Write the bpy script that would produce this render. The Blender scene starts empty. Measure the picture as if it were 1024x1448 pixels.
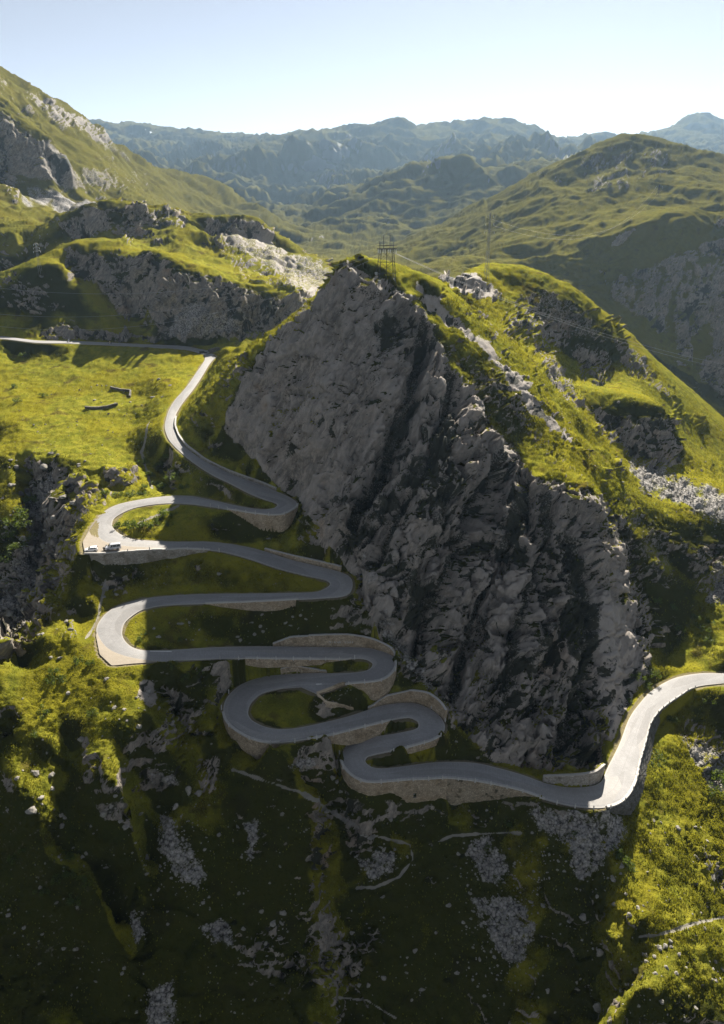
import bpy, bmesh, math, random
import numpy as np
from mathutils import Vector, Matrix, Euler
from concurrent.futures import ThreadPoolExecutor

random.seed(7)
RNG = np.random.default_rng(11)
SC = bpy.context.scene
COL = SC.collection
CZ = 220.0                       # the drone's height above the scene's zero level

# ------------------------------------------------------------------ camera
F_PX, CX, CY = 1010.0, 512.0, 724.0      # focal length and centre in photograph pixels (1024 x 1448)
PITCH = math.atan((724 - 310) / F_PX)
cam_data = bpy.data.cameras.new('camera')
cam_data.sensor_fit = 'VERTICAL'
cam_data.sensor_height = 36.0
cam_data.lens = 36.0 * F_PX / 1448.0
cam_data.clip_start = 1.0
cam_data.clip_end = 60000.0
cam = bpy.data.objects.new('camera', cam_data)
cam.location = (0, 0, CZ)
cam.rotation_euler = (math.pi / 2 - PITCH, 0, 0)
COL.objects.link(cam)
SC.camera = cam

# ------------------------------------------------------------------ sky, sun, exposure
SUN_EL, SUN_AZ = math.radians(33.0), math.radians(15.0)     # azimuth measured from straight ahead to the right
world = bpy.data.worlds.new('World')
SC.world = world
world.use_nodes = True
wn = world.node_tree.nodes; wl = world.node_tree.links
wn.clear()
w_out = wn.new('ShaderNodeOutputWorld'); w_bg = wn.new('ShaderNodeBackground'); w_sky = wn.new('ShaderNodeTexSky')
w_sky.sky_type = 'NISHITA'; w_sky.sun_disc = False
w_sky.sun_elevation = SUN_EL; w_sky.sun_rotation = SUN_AZ
w_sky.altitude = 1900.0; w_sky.air_density = 0.55; w_sky.dust_density = 0.45; w_sky.ozone_density = 0.4
w_bg.inputs['Strength'].default_value = 0.05
w_hsv = wn.new('ShaderNodeHueSaturation'); w_hsv.inputs['Saturation'].default_value = 0.42; w_hsv.inputs['Value'].default_value = 0.92          # whole sky desaturated and slightly dimmed
wl.new(w_sky.outputs[0], w_hsv.inputs['Color']); wl.new(w_hsv.outputs[0], w_bg.inputs[0]); wl.new(w_bg.outputs[0], w_out.inputs[0])
sun_data = bpy.data.lights.new('sun', 'SUN')
sun_data.energy = 5.0; sun_data.angle = math.radians(0.5); sun_data.color = (1.0, 0.93, 0.82)
sun = bpy.data.objects.new('sun', sun_data)
sdir = Vector((math.sin(SUN_AZ) * math.cos(SUN_EL), math.cos(SUN_AZ) * math.cos(SUN_EL), math.sin(SUN_EL)))
sun.rotation_euler = sdir.to_track_quat('Z', 'Y').to_euler()
sun.location = (0, 0, CZ + 300)
COL.objects.link(sun)
SC.view_settings.view_transform = 'Standard'; SC.view_settings.look = 'None'
SC.view_settings.exposure = 1.5; SC.view_settings.gamma = 1.0; SC.view_settings.use_curve_mapping = False
SC.cycles.use_denoising = True; SC.cycles.denoiser = 'OPENIMAGEDENOISE'; SC.cycles.denoising_input_passes = 'RGB_ALBEDO_NORMAL'; SC.cycles.denoising_prefilter = 'ACCURATE'
SC.cycles.max_bounces = 5; SC.cycles.diffuse_bounces = 2; SC.cycles.glossy_bounces = 2; SC.cycles.volume_bounces = 0
SC.cycles.sample_clamp_indirect = 4.0

# ------------------------------------------------------------------ numeric helpers
POOL = ThreadPoolExecutor(4)
def par(fn, n, chunk=60000):
    """run fn(slice) over n items on four threads"""
    list(POOL.map(fn, [slice(i, min(n, i + chunk)) for i in range(0, n, chunk)]))

_perm = np.random.default_rng(3).permutation(256).astype(np.int32)
PERM = np.concatenate([_perm, _perm, _perm])
_g = np.random.default_rng(4).normal(size=(256, 3)); GRAD = (_g / np.linalg.norm(_g, axis=1)[:, None]).astype(np.float32)

def _perlin(p):
    f0 = np.floor(p); f = p - f0; i = f0.astype(np.int32) & 255
    u = f * f * f * (f * (f * 6 - 15) + 10)
    X, Y, Z = i[:, 0], i[:, 1], i[:, 2]
    A = PERM[X] + Y; B = PERM[X + 1] + Y
    AA = PERM[A] + Z; AB = PERM[A + 1] + Z; BA = PERM[B] + Z; BB = PERM[B + 1] + Z
    fx, fy, fz = f[:, 0], f[:, 1], f[:, 2]
    def g(h, x, y, z):
        q = GRAD[PERM[h]]
        return q[:, 0] * x + q[:, 1] * y + q[:, 2] * z
    x1, y1, z1 = fx - 1, fy - 1, fz - 1
    ux, uy, uz = u[:, 0], u[:, 1], u[:, 2]
    a = g(AA, fx, fy, fz); b = g(BA, x1, fy, fz); c = g(AB, fx, y1, fz); d = g(BB, x1, y1, fz)
    e = g(AA + 1, fx, fy, z1); h = g(BA + 1, x1, fy, z1); k = g(AB + 1, fx, y1, z1); l = g(BB + 1, x1, y1, z1)
    a += ux * (b - a); c += ux * (d - c); e += ux * (h - e); k += ux * (l - k)
    a += uy * (c - a); e += uy * (k - e)
    return (a + uz * (e - a)) * 1.6

def perlin(p):
    p = np.ascontiguousarray(p, np.float32); out = np.empty(len(p), np.float32)
    def run(s): out[s] = _perlin(p[s])
    par(run, len(p), 40000)
    return out

def fbm(p, octs=3, gain=0.5, lac=2.1):
    a, s, t = 1.0, 0.0, 0.0
    for o in range(octs):
        s = s + a * perlin(p * np.float32(lac ** o) + np.float32(17.3 * o)); t += a; a *= gain
    return s / t

def ridged(p, octs=3, gain=0.5, lac=2.1):
    a, s, t = 1.0, 0.0, 0.0
    for o in range(octs):
        s = s + a * (1 - 2 * np.abs(perlin(p * np.float32(lac ** o) + np.float32(31.7 * o)))); t += a; a *= gain
    return s / t

def _worley(p):
    f0 = np.floor(p).astype(np.int32)
    d1 = np.full(len(p), 9.0, np.float32); d2 = d1.copy(); cid = np.zeros(len(p), np.int32)
    for dx in (-1, 0, 1):
        for dy in (-1, 0, 1):
            for dz in (-1, 0, 1):
                c = f0 + np.array([dx, dy, dz], np.int32); m = c & 255
                h = PERM[PERM[PERM[m[:, 0]] + m[:, 1]] + m[:, 2]]
                q = c + 0.5 + 0.8 * GRAD[h] * 0.6
                d = ((q - p) ** 2).sum(1)
                near = d < d1
                d2 = np.where(near, d1, np.minimum(d2, d)); cid = np.where(near, h, cid); d1 = np.where(near, d, d1)
    return np.sqrt(d1), np.sqrt(d2), cid

def worley(p):
    p = np.ascontiguousarray(p, np.float32); n = len(p)
    a = np.empty(n, np.float32); b = np.empty(n, np.float32); c = np.empty(n, np.int32)
    def run(s): a[s], b[s], c[s] = _worley(p[s])
    par(run, n, 40000)
    return a, b, c

def _facet(p):
    f0 = np.floor(p).astype(np.int32)
    d1 = np.full(len(p), 9.0, np.float32); hh = np.zeros(len(p), np.float32)
    for dx in (-1, 0, 1):
        for dy in (-1, 0, 1):
            for dz in (-1, 0, 1):
                c = f0 + np.array([dx, dy, dz], np.int32); m = c & 255
                h = PERM[PERM[PERM[m[:, 0]] + m[:, 1]] + m[:, 2]]
                e = p - (c + 0.5 + 0.5 * GRAD[h])
                d = (e ** 2).sum(1)
                near = d < d1
                g = GRAD[(h * 7 + 31) & 255]
                hh = np.where(near, (e * g).sum(1) * 0.9 + (h / 255.0 - 0.5) * 0.8, hh); d1 = np.where(near, d, d1)
    return hh
def facet(p):
    """broken planar facets: every cell is a tilted plate with its own height"""
    p = np.ascontiguousarray(p, np.float32); out = np.empty(len(p), np.float32)
    def run(s): out[s] = _facet(p[s])
    par(run, len(p), 40000)
    return out

def sstep(a, b, x):  # also works for a > b
    t = np.clip((x - a) / (b - a), 0, 1)
    return t * t * (3 - 2 * t)

# pixel of the photograph -> ray slopes (x/Y, z/Y) with Y = metres straight ahead on the level
SP, CP = math.sin(PITCH), math.cos(PITCH)
def ray(u, v):
    a = (np.asarray(u, float) - CX) / F_PX; b = (CY - np.asarray(v, float)) / F_PX
    dy = CP + b * SP
    return a / dy, (-SP + b * CP) / dy
def pix(x, y, z):
    """world point (z relative to the camera) -> photograph pixel"""
    fw = y * CP - z * SP; up = y * SP + z * CP
    return CX + F_PX * x / fw, CY - F_PX * up / fw
def atY(u, v, Y):
    xa, k = ray(u, v); return np.array([xa * Y, Y, k * Y])
def atz(u, v, z):
    xa, k = ray(u, v); Y = z / k; return np.array([xa * Y, Y, z])
# ------------------------------------------------------------------ survey of the road: left and right edge, going uphill
ROAD = [(1060,962,1060,950),(1024,966,1024,952),(984,971.6,989.6,952.2),(959,985.5,953.5,959),(934,1003.5,923,975.8),(920,1023,906.4,992.4),
(913.3,1046.5,889.8,1016),(903.6,1079.7,875.9,1052),(899.5,1099,859.2,1085.3),(889.8,1121.4,852.3,1102),(875.9,1135,846.8,1107.5),
(856.5,1142,837,1111.6),(831.5,1142,817.6,1113.6),(801,1138,795.5,1112.5),(770.5,1129.7,767.7,1106),(740,1118.6,740,1096),
(706,1110.3,706,1086.3),(671,1104,671,1078.7),(633,1100,635,1077.2),(606.5,1101.5,606.5,1078.7),(577,1102.4,577.2,1082.5),
(548,1105,548,1086),(518.6,1105.6,528.9,1085.4),(498,1097,518.6,1079.6),(485,1082.5,516.8,1074.6),(482,1068,520,1070.5),
(490.8,1053,528.9,1067.5),(509.8,1045.3,548,1063.4),(531,1041.5,557.6,1061.7),(560,1037,584,1054.7),(587,1031,614.7,1045),
(592,1024.7,628.8,1031.8),(589.5,1018.4,627,1018.6),(580.6,1014.6,617,1007.7),(574,1014.6,601.6,998.9),(560,1016.5,579.6,993.6),
(542.5,1021,545,996.5),(517,1027.3,520,1004),(491.7,1033.6,492,1013),(466,1040,461,1020.8),(434.6,1045,425.8,1028.3),
(395,1050.3,399.4,1031),(368.6,1048.5,377.4,1028.3),(342.3,1038.4,359.9,1020.8),(322.5,1023,353,1014),(316,1007.7,351,1007),
(318,992.3,354,996),(327,979,361,988),(344.5,966,370,981),(373,957,390.6,974.7),(403.8,953.6,421.4,969.4),(439,951.9,450,968.5),
(478.5,951.9,487,966.8),(509.3,950,520,964.5),(522.5,946,540,961.5),(526.8,939.6,555.4,950.5),(525,936,559.8,937.4),
(517,932,553.2,926.4),(505,930.8,535.6,919.8),(487,932.5,513.7,915.8),(450,932,460,915),(400,931.6,400,914),(346.7,930.8,346,914.2),
(300,932,300,915.5),(250,934,250,918.5),(226.5,935.4,226.5,919.8),(187.4,930.5,200,919),(158,920.8,184,913),(143.5,908.6,175,903),
(136,891.5,172.8,892),(143.5,874.4,177.7,879.3),(160.6,859.7,194.7,865.6),(187.4,850,210,860),(226.5,843.6,235,855.8),
(285,840.2,290,853.4),(353.4,839.2,355,851),(412,838.2,421.8,847.5),(446.2,836.8,462,845),(458,833,484,843),(464.5,829,495,837.8),
(467,824.6,499,826),(463,821,495,815.8),(455,818.5,480.4,808.5),(431.6,813.5,451,801),(392.5,803.6,412,791.4),(353.4,790.4,373,779.2),
(314.4,780,333.9,770.4),(285,777,294.8,766),(252,776,252,766),(214,774.5,214,764.5),(175,772,187.4,762),(148,766,170,755),
(133,753,160,746),(128.8,741,159,738),(137,731,164,731),(160.6,715.7,180,722),(187.4,708.4,200,716),(226.5,702.5,232,712),
(263,701,265,712.3),(294.8,706,296,716),(334,714.7,334,722),(368,720,368,727),(384,719,397,728),(390.5,716.5,414.5,720.6),
(392,713,420.8,713),(388,710.5,412,704.5),(375,706,390,694.5),(353.4,697.6,365,684),(324,682.5,334,673.5),(303,672.5,312,663.5),
(281,659,291,653),(262,645,275,642),(248,632.5,261.9,632),(239.3,622.3,252.5,619.5),(234.5,611,248,609),(233,602,246.2,602),
(235,592,247.5,590),(239.3,579.3,253,578),(247.9,565,261,566),(258,554,271.5,553),(268.4,541,281,539.5),(277,528,288.5,527.5),
(285,516.5,296,515),(290,507.5,303,507),(289,499,311,502)]
ROAD_Z = {0: -140, 11: -133, 18: -129, 25: -126, 32: -122, 45: -117.5, 56: -113, 69: -105, 80: -98, 93: -92, 104: -86, 115: -79, 124: -69.5}
UPPER = [(-60,472.5,-60,476.2),(0,475.2,0,478.8),(51,481.2,51,484.6),(97.7,482,97.7,485.5),(156,484.4,156,488.2),(200,486.6,200,490.4),
(254.7,489,254.7,494),(277,492.4,274,496.5),(300,497,291,502)]
UPPER_Z = {0: -61.5, 8: -69.5}

def survey(st, zk, step):
    """edges in pixels + heights at some stations -> dense world polylines (left, right) every `step` metres"""
    st = np.array(st, float); n = len(st)
    keys = sorted(zk); z = np.interp(np.arange(n), keys, [zk[k] for k in keys])
    for _ in range(8):
        A = np.array([atz(s[0], s[1], zz) for s, zz in zip(st, z)]); B = np.array([atz(s[2], s[3], zz) for s, zz in zip(st, z)])
        M = (A + B) / 2
        L = np.concatenate([[0], np.cumsum(np.linalg.norm(np.diff(M[:, :2], axis=0), axis=1))])
        z = np.interp(L, L[keys], [zk[k] for k in keys])
    # smooth the height profile a little
    z = np.interp(L, L, z)
    t = np.arange(0, L[-1], step); t = np.append(t, L[-1])
    def cr(P):   # Catmull-Rom through the stations
        out = np.zeros((len(t), 3))
        Pp = np.vstack([2 * P[0] - P[1], P, 2 * P[-1] - P[-2]])
        i = np.clip(np.searchsorted(L, t, 'right') - 1, 0, n - 2); f = ((t - L[i]) / (L[i + 1] - L[i]))[:, None]
        p0, p1, p2, p3 = Pp[i], Pp[i + 1], Pp[i + 2], Pp[i + 3]
        return 0.5 * (2 * p1 + (p2 - p0) * f + (2 * p0 - 5 * p1 + 4 * p2 - p3) * f ** 2 + (3 * p1 - p0 - 3 * p2 + p3) * f ** 3)
    zs = np.interp(t, L, z)
    if len(zs) > 40:
        kx = np.ones(15) / 15; zs = np.convolve(np.pad(zs, 7, 'edge'), kx, 'valid')
    A2, B2 = cr(A), cr(B); A2[:, 2] = zs; B2[:, 2] = zs
    return A, B, A2, B2, np.interp(t, L, np.arange(n)), L

RA, RB, DA, DB, DST, RL = survey(ROAD, ROAD_Z, 1.0)
UA, UB, EA, EB, EST, UL = survey(UPPER, UPPER_Z, 1.5)

# widened, unsurfaced bays beside the road: station -> pixel of the outer edge (side 0 = left edge, 1 = right edge)
BAYS = [(0, {88: (246, 777), 89: (214, 777.6), 90: (178, 780), 91: (146, 783), 92: (120, 783), 93: (117, 766), 94: (127, 748), 94.6: (142,727)}, 'dirt'),
        (1, {49: (395, 973.5), 50: (426, 971), 51: (449, 981), 52: (488, 968)}, 'paved'),
        (0, {65: (226, 936), 66: (190, 938), 67: (158, 941), 68: (141, 925), 69: (135, 896)}, 'dirt')]

# masonry walls: side, kind, {station: pixel row of the foot (down) or the crest (up)}
WALLS = [
 (0, 'down', {14: 1131, 15: 1131, 16: 1134.5, 17: 1138, 18: 1141}, 'long stone retaining wall patched with moss below the lowest shaded leg'),
 (0, 'down', {18: 1133, 19: 1139, 20: 1143, 21: 1132, 22: 1131, 23: 1124, 24: 1101, 25: 1075}, 'tallest stone retaining wall with a square drain hole, round the lowest left hairpin'),
 (1, 'up', {8.3: 1081, 9: 1083, 10: 1088, 11: 1093, 12: 1096, 13: 1097, 14: 1098}, 'curved retaining wall at the foot of the cliff beside the lowest bend'),
 (0, 'down', {35.5: 1024, 36: 1034, 37: 1044, 38: 1049, 39: 1046, 40: 1047}, 'stone wall under the leg above the lowest left hairpin'),
 (1, 'up', {32: 1004, 33: 990, 34: 979.5, 35: 976.5, 36: 985, 37: 1003}, 'tall arched stone wall behind the lowest right hairpin'),
 (1, 'down', {27.6: 1065.5, 28: 1066.5, 28.5: 1063.5, 29: 1059.5, 30: 1050, 30.8: 1040}, 'thin stone wall under the lowest right hairpin leg'),
 (0, 'down', {41: 1054, 42: 1073, 43: 1061, 44: 1036, 45: 1010}, 'rounded stone wall under the left hairpin in the shade'),
 (1, 'down', {52: 968.5, 53: 985, 54: 985.5, 55: 970, 56: 947, 56.5: 936}, 'round bastion of stone under the second right hairpin from below'),
 (0, 'up', {49.6: 949, 50: 944, 50.5: 942, 51: 945, 51.6: 950}, 'short humped stone wall above the shaded third leg'),
 (0, 'down', {58.6: 935, 59: 936, 60: 935, 60.6: 937.5, 61: 938.6, 61.6: 939, 62: 935}, 'long low stone wall under the straight leg in the shade'),
 (1, 'up', {56.6: 929, 57: 918, 58: 908, 59: 901, 59.5: 897.5, 60: 898, 60.4: 899}, 'stone wall with faded painted letters behind a right hairpin'),
 (1, 'up', {60.4: 900, 60.8: 901, 61: 905.5, 61.25: 911}, 'stone wall tapering down next to the lettered wall'),
 (1, 'down', {74: 854, 74.4: 860, 74.8: 864.5, 75.1: 864.5, 75.5: 867.5, 75.8: 862, 76: 850}, 'stone wall of uneven depth under the middle straight leg'),
 (1, 'up', {82: 801.5, 83: 794, 84: 785.5, 85: 775.7}, 'straight low stone wall above the upper shaded leg'),
 (0, 'down', {86.6: 781, 87.2: 783, 88: 790, 89: 796, 90: 801, 91: 801, 92: 794}, 'grey stone wall below the gravel bay with the parked vehicles'),
 (1, 'down', {99.7: 720, 100: 730, 101: 753, 102: 755, 103: 737, 104: 717}, 'pale stone bastion under the topmost right hairpin'),
 (1, 'up', {106: 690.5, 107: 680, 108: 669, 109: 660, 110: 649.5, 111: 638.5, 112: 628.5, 113: 616.5, 114: 606.5, 115: 600, 116: 588.5}, 'long low stone wall along the top leg below the crag'),
]
# the sloping stone revetment beside the sunlit bend: foot as pixel + drop below the road edge
REVET = {2.2: (975, 990, 3.0), 3: (955, 996, 4.0), 4: (937, 1014, 4.5), 5: (928, 1040, 5.0), 6: (924, 1062, 5.0), 7: (920, 1085, 5.0), 8: (916, 1103, 5.0),
         9: (907, 1135, 5.2), 9.6: (896, 1151, 5.4), 10: (880, 1153.5, 4.8), 10.6: (866, 1150, 2.5), 11: (857, 1146, 1.0)}

def edge_at(s, side, A=DA, B=DB, ST=DST):
    P = (A, B)[side]
    return np.array([np.interp(s, ST, P[:, i]) for i in range(3)])
def out_at(s, side):
    """unit outward horizontal normal of the road edge at station s"""
    a, b = edge_at(s, 0), edge_at(s, 1); d = (a - b) if side == 0 else (b - a); d[2] = 0
    return d / np.linalg.norm(d)
def bay_edge(s, side, which):
    d = which[1]; ks = sorted(d)
    zz = edge_at(s, 0)[2]
    return atz(np.interp(s, ks, [d[k][0] for k in ks]), np.interp(s, ks, [d[k][1] for k in ks]), zz)
def outer_edge(s, side):
    """edge of the built platform (bay included)"""
    for bay in BAYS:
        ks = sorted(bay[1])
        if bay[0] == side and ks[0] <= s <= ks[-1]:
            return bay_edge(s, side, bay)
    return edge_at(s, side)

WALL_GEO = []          # (side, kind, base polyline, top polyline, label)
wall_span = {0: [], 1: []}
for side, kind, d, lab in WALLS:
    ks = sorted(d); n = max(6, int((ks[-1] - ks[0]) * 7))
    ss = np.linspace(ks[0], ks[-1], n + 1)
    top, base = [], []
    for s in ss:
        e = outer_edge(s, side) + out_at(s, side) * (0.25 if kind == 'down' else 0.35)
        u, v = pix(*e)
        vk = np.interp(s, ks, [d[k] for k in ks])
        # same ground position, height from the pixel row
        _, k = ray(u, vk); zz = k * e[1]
        if kind == 'down':
            zz = min(zz, e[2] - 0.3); top.append(e + [0, 0, 0.05]); base.append([e[0], e[1], zz])
        else:
            zz = max(zz, e[2] + 0.5); base.append(e); top.append([e[0], e[1], zz])
    WALL_GEO.append((side, kind, np.array(base), np.array(top), lab, ss))
    wall_span[side].append((ks[0], ks[-1]))
ks = sorted(REVET); ss = np.linspace(ks[0], ks[-1], 60)
rb, rt = [], []
for s in ss:
    e = edge_at(s, 0) + out_at(s, 0) * 0.35
    u = np.interp(s, ks, [REVET[k][0] for k in ks]); v = np.interp(s, ks, [REVET[k][1] for k in ks]); dr = np.interp(s, ks, [REVET[k][2] for k in ks])
    rb.append(atz(u, v, e[2] - dr)); rt.append(e + [0, 0, 0.05])
REVET_GEO = (np.array(rb), np.array(rt), ss)
wall_span[0].append((ks[0], ks[-1]))

# ------------------------------------------------------------------ survey of the land: (pixel, pixel, metres ahead)
CTRL = []
def pts(*q):
    for u, v, Y in q: CTRL.append(atY(u, v, Y))
def line(*q, step=14):
    for (u0, v0, Y0), (u1, v1, Y1) in zip(q[:-1], q[1:]):
        n = max(1, int(math.hypot(u1 - u0, v1 - v0) / step))
        for i in range(n):
            t = i / n; CTRL.append(atY(u0 + (u1 - u0) * t, v0 + (v1 - v0) * t, math.exp(math.log(Y0) * (1 - t) + math.log(Y1) * t)))
    CTRL.append(atY(*q[-1]))
def wpts(*q):
    """hidden ground: (pixel column, metres ahead, height relative to the drone)"""
    for u, Y, z in q: CTRL.append(np.array([(u - CX) / F_PX * Y * 1.0, Y, z]))

# road edges and wall feet
for s in np.arange(0, 124.01, 0.5):
    for side in (0, 1):
        if not any(a - 0.3 <= s <= b + 0.3 for a, b in wall_span[side]):
            e = outer_edge(s, side) + out_at(s, side) * 1.0; CTRL.append(e)
for s in np.arange(0, 8.01, 0.4):
    for side in (0, 1): CTRL.append(edge_at(s, side, EA, EB, EST))
for side, kind, base, top, lab, ss in WALL_GEO:
    for i in range(0, len(ss), 3):
        o = out_at(ss[i], side)
        if kind == 'down': CTRL.append(base[i] + o * 1.0 + [0, 0, -0.1])
        else: CTRL.append(top[i] + o * 1.0 + [0, 0, -0.15])
for i in range(0, len(REVET_GEO[2]), 4): CTRL.append(REVET_GEO[0][i])

# crag: foot, slab, ribs, crest
line((318,600,258),(340,640,248),(370,672,234),(405,705,219),(428,722,210))
line((428,722,210),(455,760,198),(480,790,189),(505,840,181),(530,885,173),(556,905,169))
line((575,935,166.5),(600,965,163),(640,1010,156.5),(665,1050,150.5),(700,1080,145.5),(740,1090,145),(780,1094,146),(820,1096,147),(850,1084,150))
line((862,1070,152),(880,1030,166),(893,1000,176),(905,985,182))
line((318,598,259),(332,560,262),(345,530,264),(365,502,265),(385,480,266),(412,455,266),(440,430,266),(465,395,264),(482,370,262),(500,360,266),(545,371,276),(575,380,281),(612,397,284))
line((482,372,260),(510,392,256),(550,408,255),(585,425,255))
pts((480,500,237),(430,560,242),(480,600,219),(400,600,236),(370,610,247),(440,660,218),(480,700,203),(420,680,221),(460,440,252),(520,440,246),(530,520,231),(400,530,250),(440,490,246))
# groove between slab and ribs
line((600,445,258),(590,520,239),(570,600,224),(545,660,212),(520,705,204),(485,765,194),step=30)
line((640,520,242),(630,600,224),(600,680,207),(560,760,193),(530,830,182),step=30)
line((690,640,219),(660,740,200),(620,830,186),(600,900,175),(605,950,165.5),step=30)
line((735,640,228),(715,700,213),(690,760,203),(660,850,187),(640,920,177),(640,990,160),step=30)
line((760,675,214),(740,760,200.5),(725,850,185),(715,940,170),(705,1040,153),step=30)
line((810,690,212),(800,760,201),(790,840,191),(775,920,177),(770,1000,163),(775,1070,150),step=30)
line((850,700,216),(862,760,212),(868,840,199),(862,920,182),(850,1000,169),(850,1060,156),step=30)
pts((875,940,190),(874,1000,176.5),(880,880,204),(885,960,187))
line((880,780,226),(912,850,217),(915,885,208),(905,940,193),(895,985,183),step=20)
# crest of the right-hand ridge and its grassy top
line((585,425,255),(612,470,250),(640,515,244),(672,560,238),(700,600,234),(735,645,228),(755,672,216),(780,690,213),(830,690,213),(850,700,217),(868,740,222),(882,782,227),step=16)
line((612,400,272),(640,440,270),(690,492,264),(735,545,257),(800,612,249),(850,678,240),(885,740,236),(915,800,228),(935,850,222),step=20)
# right flank
pts((935,900,212),(940,930,206),(1000,925,207),(1024,915,208),(1060,920,207),(1020,860,226),(960,850,226),(1060,800,245),(1020,800,246),(940,790,240),(900,700,256),(860,640,266),(960,740,252),
    (820,590,284),(790,550,300),(740,490,318),(690,440,338),(650,405,350),(880,680,264),(830,630,272))
# ledge with a grassy top and a scree fan below it
line((842,552,332),(880,560,330),(925,572,326),(938,580,325)); pts((860,546,345),(900,556,345),(930,568,340))
line((850,600,312),(880,640,304),(920,660,300),(960,672,296)); pts((845,575,318),(840,600,300))
pts((930,690,280),(1000,715,272),(1030,760,258),(960,700,278),(1060,720,275))
pts((800,500,372),(850,510,378),(800,535,345),(760,480,352),(930,550,372),(985,620,362),(1020,675,330),(1040,690,320),(960,620,340),(960,650,315))
# second ridge
line((612,397,300),(625,386,365),(650,387,380),(690,373,402),(740,377,412),(800,402,416),(835,428,419),(870,452,422),(930,510,426),(1000,572,430),(1050,615,430))
pts((680,395,372),(720,410,378),(770,430,380),(830,470,386),(640,397,362))
wpts((640,450,-55),(740,480,-80),(860,520,-125),(1000,540,-165),(1100,520,-175),(560,330,-45),(500,330,-48),(620,320,-42),(440,320,-70),(540,380,-70),(480,400,-75),(560,470,-72))
# grass slope left of the crag
pts((360,484,300),(335,490,330),(318,494,365),(300,530,325),(280,590,278),(300,620,262),(330,520,300),(350,505,285),(270,570,300),(290,650,250),(350,690,226),(340,662,238))
# near slope below the road
for us, c, s, vs in (((480,520,560,600,640,680,720), 240.5, .75, (1165,1200,1240,1300,1370,1448)), ((770,810,850), 235.0, .75, (1165,1200,1240,1300,1370,1448)), ((330,370,410,440), 247.0, .9, (1130,1170,1200,1250,1300,1370,1448)),
                   ((200,240,280), 250.0, .95, (1170,1200,1250,1300,1370,1448))):
    for u in us:
        for v in vs: CTRL.append(atY(u, v, c / (s - ray(u, v)[1])))
pts((430,1105,137.5),(385,1085,139.5),(330,1050,143),(300,1030,146),(265,1050,143),(300,1100,136.5),(225,1150,130),(120,1448,100),(120,1380,106))
wpts((300,80,-176),(512,80,-179),(700,80,-179),(900,80,-178),(100,80,-172),(0,80,-170),(512,55,-190),(0,55,-188),(1000,55,-190))
# sunlit slope below the revetment, falling to the right
for u, v in ((915,1170),(960,1150),(1000,1100),(1040,1080),(1000,1200),(1060,1200),(940,1250),(1000,1300),(1060,1300),(925,1350),(960,1448),(1024,1448),(1060,1400),(905,1250),(900,1300),(895,1400),(985,1030),(1040,1000),(945,1090),(950,1040),(1080,1100),(1100,1300)):
    xa, k = ray(u, v); CTRL.append(atY(u, v, 142.9 / (0.3 - 0.55 * xa - k)))
# western spur: sunlit grass, knobs and shaded hollows
def spur(*q):
    for u, v in q: CTRL.append(atY(u, v, 153.3 / (0.30 - ray(u, v)[1])))
spur((145,1000),(160,1040),(168,1090),(60,990),(40,1040),(20,1090),(25,1130),(0,1000),(100,1010),(70,1050),(200,985),(180,960),(120,950),(60,945),(215,1010),(172,1120),(45,1120),(120,1000),(30,965),(95,985),(185,1040))
pts((85,1085,131.5),(110,1115,127),(70,1130,124.5),(95,1060,135.5),(70,1185,119),(150,1180,119),(20,1190,119),(115,1165,121.5))
line((60,1240,113),(90,1222,115),(120,1232,114),(140,1262,111),step=14)
pts((100,1290,110.5),(40,1300,110),(150,1300,112),(10,1240,115.5),(0,1300,110),(0,1448,97.5),(90,1205,118))
pts((235,965,158),(245,1005,151),(30,950,164))
pts((120,870,178),(100,900,166),(70,910,163),(110,830,186),(90,870,178),(130,810,191.5),(125,850,180),(60,900,166))
# gorge with the stream
line((30,662,268),(48,700,258),(62,745,247),(60,785,232),(42,820,219),(20,860,206),(-20,900,196),step=15)
line((85,668,267),(75,700,260),(95,740,242),(92,775,231),(82,800,222),(70,840,205),(40,880,192),step=20)
line((50,650,271),(75,648,273),(100,655,268),(125,668,260),(118,700,245),(112,735,228),(100,765,215),(92,800,208),(75,850,186),(45,890,173),(10,920,164),(-30,940,158),step=15)
line((12,640,280),(18,690,260),(22,740,241),(8,790,230),(-10,830,222),step=20)
pts((-40,760,245),(-40,650,300),(-40,850,218),(-60,1000,160),(-60,1200,130),(-60,1400,104))
pts((160,668,259),(150,690,247),(180,690,246),(140,705,239),(190,668,258))
# meadow
for u, v in ((100,560),(100,600),(0,600),(0,560),(200,560),(200,640),(60,640),(200,600),(150,640),(40,580),(150,615),(60,615),(-60,560),(-60,620),(30,620),(140,585),(170,660),(100,630)): CTRL.append(atY(u, v, 121.4 / (0.12 - ray(u, v)[1])))
pts((0,535,370),(100,530,372),(200,530,370),(230,540,345),(250,515,385),(220,505,392),(150,500,398),(150,520,380),(120,505,398),(80,540,364),(62,515,390),(70,500,402),(20,500,405),(210,680,252),(250,690,245),(240,660,262),(225,640,272))
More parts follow.
